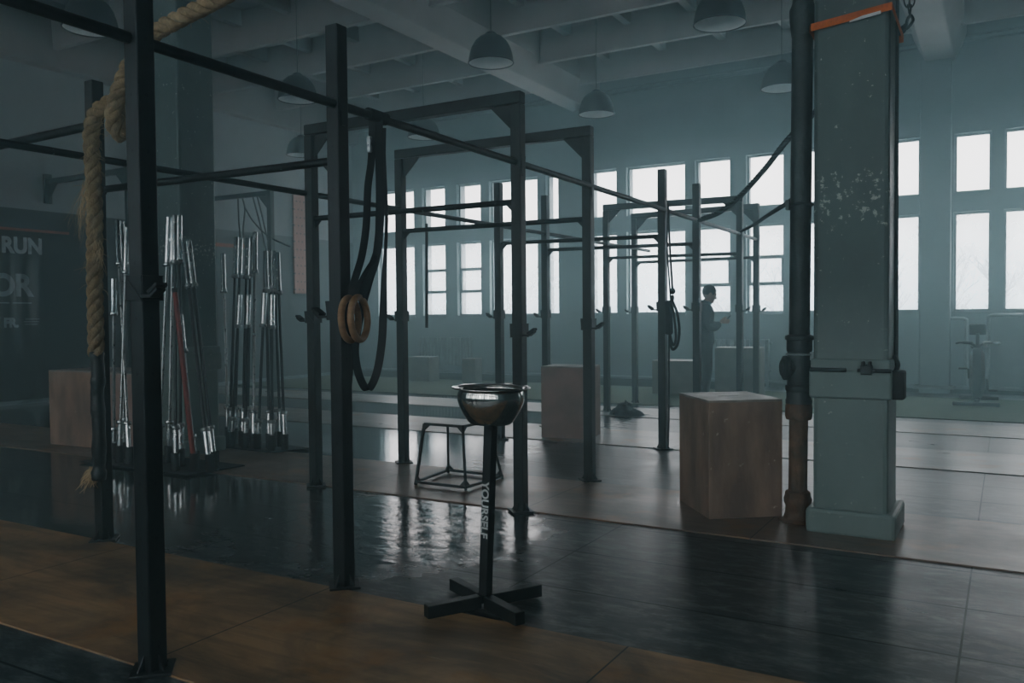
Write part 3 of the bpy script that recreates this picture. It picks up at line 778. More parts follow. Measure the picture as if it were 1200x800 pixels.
# ------------------------------------------------------------------ open frame stool
stl = thing('jump_stool_frame', 'black open steel stool frame with tapering legs and no seat', 'stool', (-3.72,5.46,.008))
B = [V((-3.91,5.22,.02)), V((-3.45,5.22,.02)), V((-3.44,5.73,.02)), V((-3.97,5.75,.02))]
T = [V((-3.90,5.33,.465)), V((-3.545,5.33,.465)), V((-3.53,5.66,.465)), V((-3.91,5.66,.405))]
w = .02
for a, b in zip(B, T): MB().bar(a-V((0,0,.012)), b, w, w).build('leg', M_steel, stl, bevel=.002)
for i in range(4):
    MB().bar(B[i]+V((0,0,.012)), B[(i+1) % 4]+V((0,0,.012)), w, w).build('bottom_rail', M_steel, stl, bevel=.002)
MB().bar(T[0], T[1], w, w).build('top_rail', M_steel, stl, bevel=.002); MB().bar(T[1], T[2], w, w).build('top_rail', M_steel, stl, bevel=.002)
def gus(p, a, b, s=.06, dn=-1):
    p, a, b = V(p), V(a), V(b)
    da, db = (a-p).normalized(), (b-p).normalized(); n_ = da.cross(db).normalized()*.005
    MB().prism([p-n_, p+da*s-n_, p+db*s-n_], n_*2).build('gusset', M_steel, stl)
for i in range(4):
    gus(B[i]+V((0,0,.012)), T[i], B[(i+1) % 4]); gus(B[i]+V((0,0,.012)), T[i], B[i-1])
gus(T[0], B[0], T[1]); gus(T[1], B[1], T[0]); gus(T[1], B[1], T[2]); gus(T[2], B[2], T[1])

# ------------------------------------------------------------------ barbells in two upright holders
def barbell(b, tp, label, kind, group, rr=1.0):
    b, tp = V(b), V(tp); d = (tp-b); L = d.length; d.normalize()
    t = thing('barbell', label, 'barbell', tuple(b), group)
    sl = .415 if L > 1.9 else .32
    shaft = {'c': M_sshaft, 'k': M_bshaft, 'r': M_redpaint}[kind]
    ctop, cbot = L-sl, sl*.85
    MB().tube([b+d*cbot, b+d*ctop], .0142*rr, 12).build('shaft', shaft, t, True)
    for z0, z1, nm in ((0, cbot, 'sleeve'), (ctop, L, 'sleeve')):
        MB().lathe([(0,z0),(.021,z0),(.025,z0+.004),(.025,z1-.004),(.021,z1),(0,z1)], b, 20, d).build(nm, M_chrome, t, True)
    for zc in (cbot, ctop):
        MB().lathe([(.015,zc-.018),(.034,zc-.016),(.037,zc-.012),(.037,zc+.012),(.034,zc+.016),(.015,zc+.018)], b, 20, d).build('collar', M_chrome if kind == 'c' else M_sshaft, t, True)
    return t
def rack(label, socks, poly, h=.17):
    c = sum((V(p) for p in socks), V())/len(socks)
    t = thing('barbell_holder', label, 'barbell rack', (c.x, c.y, 0))
    MB().prism([(x, y, .009) for x, y in poly], (0,0,.012)).build('base_plate', M_black, t, bevel=.002)
    for p in socks:
        MB().lathe([(.031,.02),(.036,.02),(.036,h),(.031,h)], (p[0],p[1],0), 18, close=True).build('socket_tube', M_black, t, True)
    return t
def base(p): return V((p[0], p[1], .024))
L_ = [  # bottom, top, label, kind
 ((-6.694, 4.750, -0.078), (-7.119, 4.980, 2.209), 'silver barbell leaning left, first behind the rope post', 'c'),
 ((-6.977, 4.900, -0.081), (-7.157, 5.050, 2.210), 'silver barbell second from the left in the near holder', 'c'),
 ((-6.837, 4.750, -0.068), (-6.931, 4.950, 2.132), 'silver barbell crossing behind the first two in the near holder', 'c'),
 ((-7.054, 4.850, -0.064), (-7.002, 4.850, 1.666), 'short barbell showing at the edge of the rope post', 'c'),
 ((-6.301, 4.750, -0.044), (-6.289, 4.900, 2.178), 'bright silver barbell just right of the nearest upright', 'c'),
 ((-6.425, 4.950, -0.027), (-6.488, 5.100, 2.203), 'silver barbell second to the right of the nearest upright', 'c'),
 ((-6.041, 4.720, -0.031), (-6.236, 4.920, 2.192), 'black shafted barbell standing straight in the near holder', 'k'),
 ((-6.178, 4.880, -0.025), (-6.344, 5.050, 2.211), 'black shafted barbell just left of the red bar', 'k'),
 ((-5.954, 4.850, 0.021), (-6.171, 4.900, 1.334), 'short silver barbell leaning beside the red bar', 'c'),
 ((-5.714, 4.800, 0.049), (-6.233, 5.000, 1.976), 'black shafted barbell leaning left, outer one of the pair', 'k'),
 ((-5.793, 4.920, 0.045), (-6.289, 5.100, 1.986), 'black shafted barbell leaning left, inner one of the pair', 'k')]
for b, tp, l, k in L_: barbell(base(b), tp, l, k, 'barbells in the near holder')
b, tp = base((-5.879, 4.780, 0.016)), V((-6.168, 4.850, 1.539))
rb = thing('training_bar', 'red bar leaning among the barbells of the near holder', 'bar', tuple(b), None)
MB().tube([b, tp], .021, 14).build('shaft', M_redpaint, rb, True); MB().tube([tp-(tp-b).normalized()*.02, tp+(tp-b).normalized()*.02], .024, 14).build('end_cap', M_black, rb, True)
rack('black floor holder with socket tubes in front of the dark pillar', [base(q[0]) for q in L_]+[base((-5.879, 4.780, 0.016))], [(-7.22,4.62), (-5.78,4.62), (-5.72,5.18), (-7.2,5.2)])
R_ = [
 ((-6.969, 6.100, 0.001), (-7.291, 6.350, 1.989), 'silver barbell at the left edge of the far holder', 'c'),
 ((-6.786, 5.950, 0.008), (-6.965, 6.250, 2.138), 'tall barbell second from the left in the far holder', 'k'),
 ((-6.824, 6.050, 0.009), (-7.013, 6.350, 2.139), 'tall barbell third from the left in the far holder', 'k'),
 ((-6.602, 5.950, 0.004), (-6.802, 6.250, 2.121), 'tall barbell fourth from the left in the far holder', 'k'),
 ((-6.694, 6.100, 0.002), (-6.860, 6.350, 2.149), 'tall barbell left of the bright silver one in the far holder', 'k'),
 ((-6.371, 5.880, 0.005), (-6.636, 6.200, 2.169), 'bright silver barbell, tallest in the far holder', 'c'),
 ((-6.222, 5.950, 0.039), (-6.495, 6.200, 1.971), 'dark barbell just right of the bright silver one', 'k'),
 ((-6.248, 6.020, 0.044), (-6.539, 6.300, 1.980), 'dark barbell third from the right in the far holder', 'k'),
 ((-6.225, 6.100, 0.052), (-6.530, 6.350, 1.982), 'dark barbell second from the right in the far holder', 'k'),
 ((-6.046, 5.980, 0.064), (-6.380, 6.250, 1.952), 'thin leaning barbell at the right edge of the far holder', 'k'),
 ((-6.659, 5.860, 0.004), (-6.653, 6.000, 1.531), 'short black barbell in front on the left of the far holder', 'k'),
 ((-6.467, 5.860, 0.017), (-6.533, 6.000, 1.529), 'short black barbell in front, second in the far holder', 'k'),
 ((-6.311, 5.880, 0.026), (-6.307, 6.000, 1.541), 'short black barbell in front, right of the bright silver one', 'k'),
 ((-6.105, 5.860, 0.051), (-6.203, 6.000, 1.522), 'short black barbell in front on the right of the far holder', 'k')]
for b, tp, l, k in R_: barbell(base(b), tp, l, k, 'barbells in the far holder')
rack('black floor holder with socket tubes left of the second arch', [base(q[0]) for q in R_], [(-6.78,5.82), (-6.05,5.80), (-5.86,6.18), (-6.75,6.2)])

# ------------------------------------------------------------------ thick climbing rope over the left post
rp = thing('climbing_rope', 'thick tan manila rope slung over the left post, frayed, with black sleeve', 'rope', (-4.422, 2.950, 1.651))
path = smooth_path([(-3.365, 3.000, 2.915), (-3.541, 3.000, 2.886), (-3.712, 2.980, 2.846), (-3.876, 2.960, 2.799), (-3.992, 2.930, 2.704), (-4.089, 2.920, 2.581), (-4.174, 2.920, 2.443), (-4.206, 2.940, 2.346), (-4.206, 2.980, 2.307), (-4.201, 3.010, 2.386), (-4.215, 2.980, 2.475), (-4.247, 2.920, 2.462), (-4.347, 2.920, 2.414), (-4.412, 2.940, 2.313), (-4.419, 2.950, 2.127), (-4.412, 2.950, 1.889), (-4.427, 2.950, 1.508), (-4.428, 2.950, 1.096)], 10)
MB().twist_rope(path, .043, .20).build('rope_strands', M_rope, rp, 'all')
sl_path = smooth_path([(-4.427, 2.950, 1.115), (-4.416, 2.950, 0.981), (-4.429, 2.950, 0.860), (-4.420, 2.950, 0.692), (-4.426, 2.950, 0.522), (-4.431, 2.950, 0.391)], 6)
rad = [.036+.007*noise.noise(V((0, 0, i*.55)))+(.004 if i % 7 < 2 else 0) for i in range(len(sl_path))]
MB().tube(sl_path, rad, 16).build('end_sleeve', M_sleeve, rp, 'all')
m = MB(); rnd = random.Random(3)
def hair(p, d, ln, n_=6, sag=.4, r=.0016):
    p = V(p); d = V(d).normalized(); pts = [p.copy()]
    for i in range(n_):
        d = (d+V((rnd.uniform(-.35,.35), rnd.uniform(-.35,.35), -sag*.35+rnd.uniform(-.2,.2)))).normalized(); p = p+d*ln/n_; pts.append(p.copy())
    m.tube(pts, [r*(1-.6*i/n_) for i in range(n_+1)], 4)
for i in range(150):
    p = path[rnd.randrange(5, len(path)-1)]; a = rnd.uniform(0, 2*PI)
    hair(p+V((math.cos(a),math.sin(a),0))*.038, (math.cos(a),math.sin(a),rnd.uniform(-1,.3)), rnd.uniform(.03,.09), r=.0012)
for i in range(46):
    p = V((-4.431, 2.930, 2.021))+V((rnd.uniform(-.03,.02),rnd.uniform(-.02,.02),rnd.uniform(-.06,.06))); hair(p, (-.6,-.1,-.8), rnd.uniform(.12,.3), 8, .8, .0011)
for i in range(20):
    p = V((-4.320, 2.910, 1.739))+V((rnd.uniform(-.02,.04),-.02,rnd.uniform(-.08,.08))); hair(p, (.5,-.2,-.8), rnd.uniform(.06,.14), 6, .6, .0013)
m.build('frayed_fibres', M_fibre, rp, 'all')['kind'] = 'stuff'
m = MB()
for i in range(70):
    p = V((-4.462, 2.940, 0.439))+V((rnd.uniform(-.03,.02),rnd.uniform(-.02,.02),rnd.uniform(-.03,.03))); hair(p, (-.7+rnd.uniform(-.3,.3),rnd.uniform(-.3,.3),-.45), rnd.uniform(.05,.13), 5, .5, .0032)
m.build('frayed_end', M_fibre, rp, 'all')['kind'] = 'stuff'

# ------------------------------------------------------------------ rings and bands on the second upright
VW = V((.86,.5,0))
def ringthing(c, label):
    t = thing('gymnastic_ring', label, 'gymnastic ring', tuple(c), 'wooden gymnastic rings')
    MB().torus(c, (.95,.30,.03), .100, .0165, 48, 14).build('ring', M_ring, t, 'all'); return t
rc = V((-2.645, 3.106, 1.291))
r1 = ringthing(rc, 'wooden gymnastic ring hanging in front on its strap')
r2 = ringthing(V((-2.684, 3.085, 1.288)), 'wooden gymnastic ring tucked against the post behind the other')
def strapobj(name, label, cat, pts, w, mat, par=None, grp=None, wd=VW, th=.004, k=8):
    o = MB().ribbon(smooth_path(pts, k), tuple(wd), w, th).build(name, mat, par, True)
    if par is None: tag(o, label, cat, grp)
    return o
s1 = strapobj('strap', '', '', [(-2.754, 3.360, 2.311), (-2.761, 3.360, 2.201), (-2.753, 3.340, 2.070), (-2.768, 3.330, 1.943), (-2.766, 3.310, 1.750), (-2.746, 3.250, 1.597), (-2.690, 3.126, 1.466), (-2.684, 3.099, 1.392)], .036, M_web, r2)
s1b = MB().box(-.012,.012,-.008,.008,-.04,.04).build('buckle', M_sshaft, None, bevel=.003); s1b.parent = s1
s1b.location = V((-2.754, 3.330, 2.157))-V(r2['_loc'])
s2 = strapobj('strap', '', '', [(-2.732, 3.380, 2.312), (-2.735, 3.380, 2.159), (-2.732, 3.380, 1.989), (-2.727, 3.370, 1.816), (-2.725, 3.350, 1.644), (-2.723, 3.300, 1.548), (-2.660, 3.177, 1.454), (-2.645, 3.121, 1.392)], .04, M_web, r1)
strapobj('strap', '', '', [(-2.720, 3.330, 1.600), (-2.731, 3.270, 1.530), (-2.660, 3.127, 1.453), (-2.650, 3.090, 1.388)], .022, M_web, r1)
MB().tube([(-2.745,3.31,2.304), (-2.746,3.45,2.302)], .031, 14).build('strap_wrap', M_web, r1, True)
strapobj('resistance_band', 'long black latex band looped from the rig bar beside the rings', 'resistance band',
   [(-2.743, 3.440, 2.248), (-2.741, 3.440, 2.041), (-2.739, 3.440, 1.824), (-2.749, 3.440, 1.608), (-2.733, 3.430, 1.411), (-2.739, 3.420, 1.237), (-2.753, 3.400, 1.085), (-2.769, 3.370, 0.978), (-2.787, 3.330, 0.929), (-2.810, 3.300, 0.978), (-2.805, 3.270, 1.069), (-2.797, 3.250, 1.177)], [.018]*17+[.018+.03*min(1,i/14) for i in range(24)]+[.05]*48, M_band, None, None) if False else None
bp_ = smooth_path([(-2.754, 3.440, 2.258), (-2.747, 3.440, 2.041), (-2.739, 3.440, 1.824), (-2.748, 3.440, 1.651), (-2.754, 3.430, 1.477), (-2.762, 3.430, 1.302), (-2.760, 3.410, 1.150), (-2.771, 3.380, 1.008), (-2.787, 3.330, 0.933), (-2.807, 3.290, 1.004), (-2.807, 3.260, 1.125), (-2.771, 3.240, 1.240), (-2.725, 3.220, 1.345), (-2.721, 3.270, 1.471), (-2.736, 3.350, 1.602), (-2.762, 3.420, 1.824), (-2.761, 3.430, 2.041), (-2.752, 3.430, 2.256)], 8)
nb = len(bp_)
wid = [(.016 if i < 24 else .016+.024*min(1,(i-24)/16) if i < 50 else .04) for i in range(nb)]
wds = []
for i in range(nb):
    ang = .0 if i < 40 else 0
    wds.append(VW+V((0,0,0)))
tag(MB().ribbon(bp_, wds, wid, .0045).build('resistance_band', M_band, None, True), 'long black latex band looped from the rig bar beside the rings', 'resistance band')
strapobj('resistance_band', 'dusty dark band hanging down the post below the rings', 'resistance band', [(-2.709, 3.100, 1.231), (-2.718, 3.120, 1.140), (-2.730, 3.125, 1.017), (-2.748, 3.125, 0.893), (-2.767, 3.125, 0.768), (-2.781, 3.120, 0.660)], [.03]*9+[.036]*32, M_webbrown, None, None, V((.5,.86,0)), .006)
strapobj('resistance_band', 'short black band knotted on the arch bar above the stool', 'resistance band', [(-4.331, 5.985, 2.095), (-4.331, 5.980, 1.816), (-4.335, 5.980, 1.522), (-4.340, 5.980, 1.198)], .024, M_band, None, None)
# coiled cord on the fifth upright
cd = thing('coiled_cord', 'dark cord with a knot hanging in loops on a middle upright', 'cord', (-2.682, 7.600, 1.281))
MB().tube(smooth_path([(-2.737, 7.600, 2.329), (-2.714, 7.580, 1.915), (-2.687, 7.570, 1.534)]), .010, 8).tube(smooth_path([(-2.737, 7.600, 2.329), (-2.739, 7.580, 1.916), (-2.704, 7.570, 1.424)]), .008, 8).build('hanging_cord', M_web, cd, True)
MB().ellipsoid((-2.687, 7.570, 1.510), .028,.028,.032).ellipsoid((-2.687, 7.570, 1.447), .018,.018,.03).build('knot', M_web, cd, 'all')
MB().tube(smooth_path([(-2.696, 7.570, 1.439), (-2.647, 7.570, 1.320), (-2.622, 7.570, 1.162), (-2.639, 7.570, 1.020), (-2.689, 7.570, 0.972), (-2.713, 7.570, 1.083), (-2.704, 7.570, 1.281), (-2.696, 7.570, 1.439)]), .013, 8).tube(smooth_path([(-2.697, 7.550, 1.423), (-2.664, 7.550, 1.281), (-2.648, 7.550, 1.083), (-2.673, 7.550, 1.012), (-2.706, 7.550, 1.123), (-2.713, 7.550, 1.360)]), .012, 8).tube(smooth_path([(-2.723, 7.600, 1.424), (-2.732, 7.600, 1.042), (-2.734, 7.600, 0.482), (-2.744, 7.600, 0.064)]), .008, 8).build('coil', M_web, cd, True)
MB().obox((-2.725, 7.580, 1.265), ((1,0,0),(0,1,0),(0,0,1)), (.035,.03,.16)).build('pouch', M_web, cd, bevel=.02)

# ropes on the right, held by a chain
tag(MB().twist_rope(smooth_path([(-0.715, 7.500, 3.575), (-0.861, 7.580, 3.453), (-1.139, 7.700, 3.281), (-1.679, 7.950, 2.917), (-1.966, 8.100, 2.652), (-2.276, 8.300, 2.421), (-2.530, 8.500, 2.317), (-2.772, 8.620, 2.266)], 8), .026, .11).build('climbing_rope', M_web, None, 'all'), 'dark rope sagging from behind the grey pillar to the rig', 'rope')
tag(MB().twist_rope(smooth_path([(-1.093, 5.520, 2.076), (-1.424, 6.600, 2.136), (-1.918, 8.000, 2.202), (-2.419, 9.400, 2.259), (-2.794, 10.300, 2.288)], 8), .017, .08).build('thin_rope', M_web, None, 'all'), 'thin cord slanting from the drainpipe clamp to the far arch', 'rope')
def chain(p, q, label):
    p, q = V(p), V(q); d = q-p; n_ = max(3, int(d.length/.075)); t = d.normalized(); m = MB()
    s_ = t.cross(V((0,1,0))).normalized(); u_ = t.cross(s_)
    for i in range(n_):
        c = p+d*(i+.5)/n_; a = s_ if i % 2 else u_; ln = d.length/n_*.66
        pts = [c+t*ln*math.cos(2*PI*k/12)+a*.02*math.sin(2*PI*k/12) for k in range(13)]
        m.tube(pts, .006, 6, False)
    return tag(m.build('chain', M_steel, None, 'all'), label, 'chain', 'chains of the sagging rope')
eye = V((-0.691, 7.500, 3.651))
chain(eye, (-.98, 7.5, 5.28), 'left chain leading from the rope eye to the ceiling beam')
chain(eye, (-.45, 7.8, 5.5), 'right chain leading from the rope eye to the ceiling')
ey = MB().tube(smooth_path([(-0.715, 7.500, 3.562), (-0.709, 7.500, 3.615), (-0.685, 7.500, 3.650), (-0.666, 7.500, 3.613), (-0.684, 7.500, 3.577), (-0.715, 7.500, 3.548)], 6), .012, 8).build('rope_thimble', M_steel, None, True)
tag(ey, 'steel rope eye hanging from two chains by the grey pillar', 'rope fitting')

# ------------------------------------------------------------------ heap of clothes
m = MB(); n_ = 34
cx, cy = -4.21, 10.12
for j in range(n_+1):
    for i in range(n_+1):
        u_, v_ = i/n_*2-1, j/n_*2-1
        x = cx+.19*u_+.05*noise.noise(V((u_*2,v_*2,1))); y = cy+.16*v_+.05*noise.noise(V((u_*2,v_*2,5)))
        r = math.hypot(u_, v_*1.05)
        hgt = max(0, 1-r)**.55*.165*(1-.4*u_)+.035*max(0,1-r)*noise.noise(V((u_*5,v_*5,2)))*2
        if u_ > .3: hgt = min(hgt, .06+.03*noise.noise(V((u_*6,v_*6,9))))
        m.v.append(V((x+.05*max(0,u_)**2, y, .014+max(0, hgt))))
for j in range(n_):
    for i in range(n_): a = j*(n_+1)+i; m.f.append([a, a+1, a+n_+2, a+n_+1])
tag(m.build('jacket_heap', M_cloth, None, 'all'), 'dark jacket dropped in a heap on the floor past the pink box', 'jacket')

# ------------------------------------------------------------------ exercise bike by the far wall
bk = V((-.35,13.2,0)); bike = thing('exercise_bike', 'dark exercise bike seen head on before the far wall', 'exercise bike', tuple(bk))
def bp3(x, y, z): return bk+V((x, y, z))
MB().bar(bp3(-.29,-.18,.05), bp3(.27,-.18,.05), .07, .05).build('foot_bar', M_black, bike, bevel=.01)
MB().bar(bp3(-.25,.75,.05), bp3(.25,.75,.05), .07, .05).build('foot_bar', M_black, bike, bevel=.01)
MB().bar(bp3(0,-.18,.07), bp3(0,.75,.10), .06, .06).bar(bp3(0,.05,.1), bp3(0,.0,.75), .06, .07, (0,1,0)).bar(bp3(0,.42,.1), bp3(0,.5,.75), .06, .07, (0,1,0)).build('frame', M_black, bike, bevel=.01)
MB().lathe([(0,-.085),(.26,-.085),(.31,-.06),(.33,0),(.31,.06),(.26,.085),(0,.085)], bp3(0,-.02,.46), 40, (1,0,0)).build('fan_housing', M_plastic, bike, True)
MB().lathe([(.315,-.06),(.34,-.05),(.34,.05),(.315,.06)], bp3(0,-.02,.46), 40, (1,0,0)).build('housing_band', M_plastic, bike, True)
MB().tube(smooth_path([bp3(-.26,.12,.86), bp3(-.2,-.02,.875), bp3(-.08,-.06,.86), bp3(0,0,.82), bp3(.08,-.06,.86), bp3(.2,-.02,.875), bp3(.26,.12,.86)]), .016, 10).build('handlebar', M_plastic, bike, True)
for sg in (-1, 1): MB().tube([bp3(sg*.06,-.07,.865), bp3(sg*.17,-.04,.875)], .022, 12).build('grip', M_chrome if sg > 0 else M_plastic, bike, True)
MB().bar(bp3(0,0,.72), bp3(0,-.01,1.0), .045, .045, (0,1,0)).build('stem', M_black, bike, bevel=.008)
MB().obox(bp3(0,-.02,1.05), ((1,0,0),(0,1,.25),(0,-.25,1)), (.10,.02,.075)).build('console', M_black, bike, bevel=.012)
MB().ellipsoid(bp3(0,.52,.80), .11,.14,.045).build('saddle', M_black, bike, 'all')
for sg in (-1, 1):
    MB().bar(bp3(sg*.11,.28,.36), bp3(sg*.12,.28,.20 if sg > 0 else .5), .02, .03).build('crank_arm', M_plastic, bike, bevel=.004)
    zz = .20 if sg > 0 else .5
    MB().bar(bp3(sg*.13,.28,zz), bp3(sg*.24,.28,zz), .08, .025).build('pedal', M_black, bike, bevel=.006)

# heating pipes and radiators
def hpipe(pts, r, label): tag(MB().tube(smooth_path(pts, 6), r, 12).build('heating_pipe', M_heat, None, True), label, 'pipe', 'painted heating pipes')
hpipe([(-.78,15.12,1.185), (-.64,15.12,1.185), (-.57,15.12,1.17), (-.555,15.12,1.10), (-.555,15.12,.5), (-.555,15.12,.10)], .028, 'riser pipe bending down left of the exercise bike')
hpipe([(.2,15.12,1.235), (-.16,15.12,1.235), (-.24,15.12,1.21), (-.257,15.12,1.12), (-.257,15.12,.5), (-.257,15.12,.12)], .028, 'riser pipe bending down right of the exercise bike')
def line(pts, r, label): tag(MB().tube(pts, r, 12).build('heating_pipe', M_heat, None, True), label, 'pipe', 'painted heating pipes')
line([(-6.9,15.1,.10), (-1.30,15.1,.10)], .03, 'heating pipe along the foot of the middle bay')
line([(-1.30,15.1,.10), (-1.30,14.93,.10), (-.72,14.93,.10), (-.72,15.1,.10)], .028, 'heating pipe bend around the pilaster right of the pillar')
line([(-.72,15.1,.10), (6.5,15.1,.10)], .03, 'heating pipe along the foot of the right bay')
line([(-12.8,15.1,.10), (-7.75,15.1,.10)], .03, 'heating pipe along the foot of the left bay')
def radiator(x0, n_, label):
    t = thing('radiator', label, 'radiator', (x0, 15.08, .2))
    m = MB()
    for i in range(n_):
        x = x0+i*.085; m.box(x-.036, x+.036, 15.03, 15.13, .24, .84)
    m.build('ribs', M_heat, t, bevel=.018)
    MB().tube([(x0-.06,15.08,.30), (x0+n_*.085,15.08,.30)], .02, 10).tube([(x0-.06,15.08,.78), (x0+n_*.085,15.08,.78)], .02, 10).build('header_pipe', M_heat, t, True)
    for x in (x0, x0+(n_-1)*.085): MB().box(x-.02, x+.02, 15.05, 15.11, 0, .26).build('foot', M_heat, t)
radiator(-11.1, 16, 'ribbed radiator under the barred windows of the left bay')
radiator(-4.9, 16, 'ribbed radiator under the barred windows of the middle bay')

# ------------------------------------------------------------------ the person with a phone
pp = V((-3.79,12.0,.012)); F = V((.86,.5,0)).normalized(); LFT = V((-F.y,F.x,0))
def J(f, l, z): return pp+F*f+LFT*l+V((0,0,z))
def skin_mesh(joints, edges, sub=2):
    me = bpy.data.meshes.new('sk'); me.from_pydata([j[0] for j in joints], edges, []); me.update()
    ob = bpy.data.objects.new('sk', me); COL.objects.link(ob)
    md = ob.modifiers.new('s', 'SKIN'); md.use_smooth_shade = True
    if not me.skin_vertices: bpy.context.view_layer.objects.active = ob; bpy.ops.mesh.customdata_skin_add()
    for i, j in enumerate(joints):
        me.skin_vertices[0].data[i].radius = (j[1], j[1] if len(j) < 3 else j[2])
        me.skin_vertices[0].data[i].use_root = (i == 0)
    sb = ob.modifiers.new('u', 'SUBSURF'); sb.levels = sb.render_levels = sub
    dg = bpy.context.evaluated_depsgraph_get(); dg.update()
    r = bpy.data.meshes.new_from_object(ob.evaluated_get(dg)); bpy.data.objects.remove(ob)
    m = MB(); m.add([v.co for v in r.vertices], [list(p.vertices) for p in r.polygons]); return m
per = thing('person', 'man standing in the haze in dark clothes looking down at a phone', 'person', tuple(pp))
Z = 1.0
jt = [(J(0,0,.93),.085), (J(0,0,1.10),.085), (J(.0,0,1.26),.10), (J(0,0,1.37),.085), (J(.025,0,1.44),.055), (J(.055,0,1.50),.052)]
ed = [(0,1),(1,2),(2,3),(3,4),(4,5)]
for sg in (1,-1):
    o_ = len(jt)
    jt += [(J(0,sg*.17,1.37),.062), (J(-.02,sg*.215,1.10),.046), (J(.12,sg*.15,1.08),.04), (J(.235,sg*.06,1.155),.03)]; ed += [(3,o_),(o_,o_+1),(o_+1,o_+2),(o_+2,o_+3)]
    o_ = len(jt)
    jt += [(J(0,sg*.085,.84),.07), (J(.025,sg*.10,.48),.055), (J(-.02,sg*.105,.10),.042), (J(.05,sg*.11,.045),.04), (J(.15,sg*.12,.035),.032)]; ed += [(0,o_),(o_,o_+1),(o_+1,o_+2),(o_+2,o_+3),(o_+3,o_+4)]
bd = skin_mesh(jt, ed)
# head tilted down, with nose, chin, beard line and ears
tilt = math.radians(22)
Mh = Matrix((( F.x, LFT.x, 0), (F.y, LFT.y, 0), (0, 0, 1)))
Rt = Matrix.Rotation(tilt, 3, 'Y'); MH = Mh @ Rt
hc = J(.085,0,1.565)
def H(x, y, z): return hc+MH @ V((x,y,z))
bd.ellipsoid(H(-.01,0,.02), .098,.077,.10, 20, 14, MH).ellipsoid(H(.03,0,-.055), .062,.058,.065, 16, 10, MH).ellipsoid(H(.07,0,-.09), .028,.03,.025, 12, 8, MH)
bd.ellipsoid(H(.098,0,-.018), .022,.014,.024, 12, 8, MH).ellipsoid(H(.082,0,.03), .018,.05,.012, 12, 8, MH)
bd.ellipsoid(H(.088,0,-.055), .012,.024,.007, 10, 6, MH).ellipsoid(H(.087,0,-.069), .012,.022,.007, 10, 6, MH)
for sg in (-1,1): bd.ellipsoid(H(-.005,sg*.078,-.005), .022,.010,.034, 12, 8, MH).ellipsoid(H(.080,sg*.032,.012), .010,.014,.009, 10, 6, MH)
# hands: palm and five fingers each, closed round the phone
for sg in (1,-1):
    w0 = J(.235,sg*.06,1.155); pm = J(.285,sg*.045,1.175); bd.ellipsoid(pm, .045,.022,.034, 12, 8, Mh)
    for i, ln in enumerate((.070,.078,.074,.06)):
        a = pm+F*(.03-.004*abs(i-1.5))+V((0,0,.026-.017*i)); c1 = a+F*ln*.55+LFT*(-sg*.004); c2 = c1+F*ln*.15-LFT*sg*.028; c3 = c2-F*ln*.18-LFT*sg*.012
        bd.tube(smooth_path([a-F*.02, a, c1, c2, c3], 3), [.0088]*5+[.0080]*5+[.0072]*3, 8)
    bd.tube(smooth_path([pm-F*.01+V((0,0,.022)), pm+F*.012+V((0,0,.048)), pm+F*.045-LFT*sg*.02+V((0,0,.058))], 3), .0098, 8)
body = bd.build('body', M_skin, per, 'all')
rm = body.modifiers.new('r', 'REMESH'); rm.mode = 'VOXEL'; rm.voxel_size = .008; rm.use_smooth_shade = True
jk = [(J(0,0,.80),.17), (J(0,0,.92),.165), (J(0,0,1.08),.145), (J(0,0,1.26),.158), (J(0,0,1.37),.125), (J(.012,0,1.43),.078)]
je = [(0,1),(1,2),(2,3),(3,4),(4,5)]
for sg in (1,-1):
    o_ = len(jk); jk += [(J(0,sg*.17,1.37),.088), (J(-.02,sg*.22,1.10),.074), (J(.12,sg*.15,1.085),.064), (J(.215,sg*.07,1.145),.052)]; je += [(4,o_),(o_,o_+1),(o_+1,o_+2),(o_+2,o_+3)]
jm = skin_mesh(jk, je); jm.torus(J(.02,0,1.45), (.3*F.x,.3*F.y,1), .075, .022, 24, 10); jm.build('jacket', M_jacket, per, 'all')
tr = [(J(0,0,.95),.145), (J(0,0,.88),.14)]; te = [(0,1)]
for sg in (1,-1):
    o_ = len(tr); tr += [(J(0,sg*.10,.78),.108), (J(.025,sg*.10,.48),.082), (J(-.015,sg*.105,.12),.066)]; te += [(1,o_),(o_,o_+1),(o_+1,o_+2)]
skin_mesh(tr, te).build('trousers', M_trouser, per, 'all')
for sg in (1,-1):
    sm = skin_mesh([(J(-.05,sg*.105,.05),.046), (J(.03,sg*.11,.05),.048), (J(.12,sg*.118,.042),.042), (J(.17,sg*.12,.036),.034)], [(0,1),(1,2),(2,3)])
    for v in sm.v: v.z = max(v.z, pp.z)
    sm.build('shoe', M_black, per, 'all')
hm = MB(); hm.ellipsoid(H(-.018,0,.035), .104,.084,.098, 24, 16, MH)
hm.v = [v for v in hm.v]
keep = []
for f in hm.f:
    cc = sum((hm.v[i] for i in f), V())/len(f); lo = MH.transposed() @ (cc-hc)
    if not (lo.x > .055 and lo.z < .075) and lo.z > -.06 and not (lo.x > .0 and lo.z < .0): keep.append(f)
hm.f = keep
ho = hm.build('hair', M_hair, per, 'all'); sm_ = ho.modifiers.new('s', 'SOLIDIFY'); sm_.thickness = .012
pc = J(.335,0,1.20)
phn = MB().obox((0,0,0), (V((1,0,0)),V((0,1,0)),V((0,0,1))), (.075,.038,.004)).build('phone', M_black, None, bevel=.003)
phn.matrix_world = Matrix.Translation(pc) @ (Mh @ Matrix.Rotation(math.radians(-50), 3, 'Y')).to_4x4()
tag(phn, 'dark phone held in both hands by the standing man', 'phone')

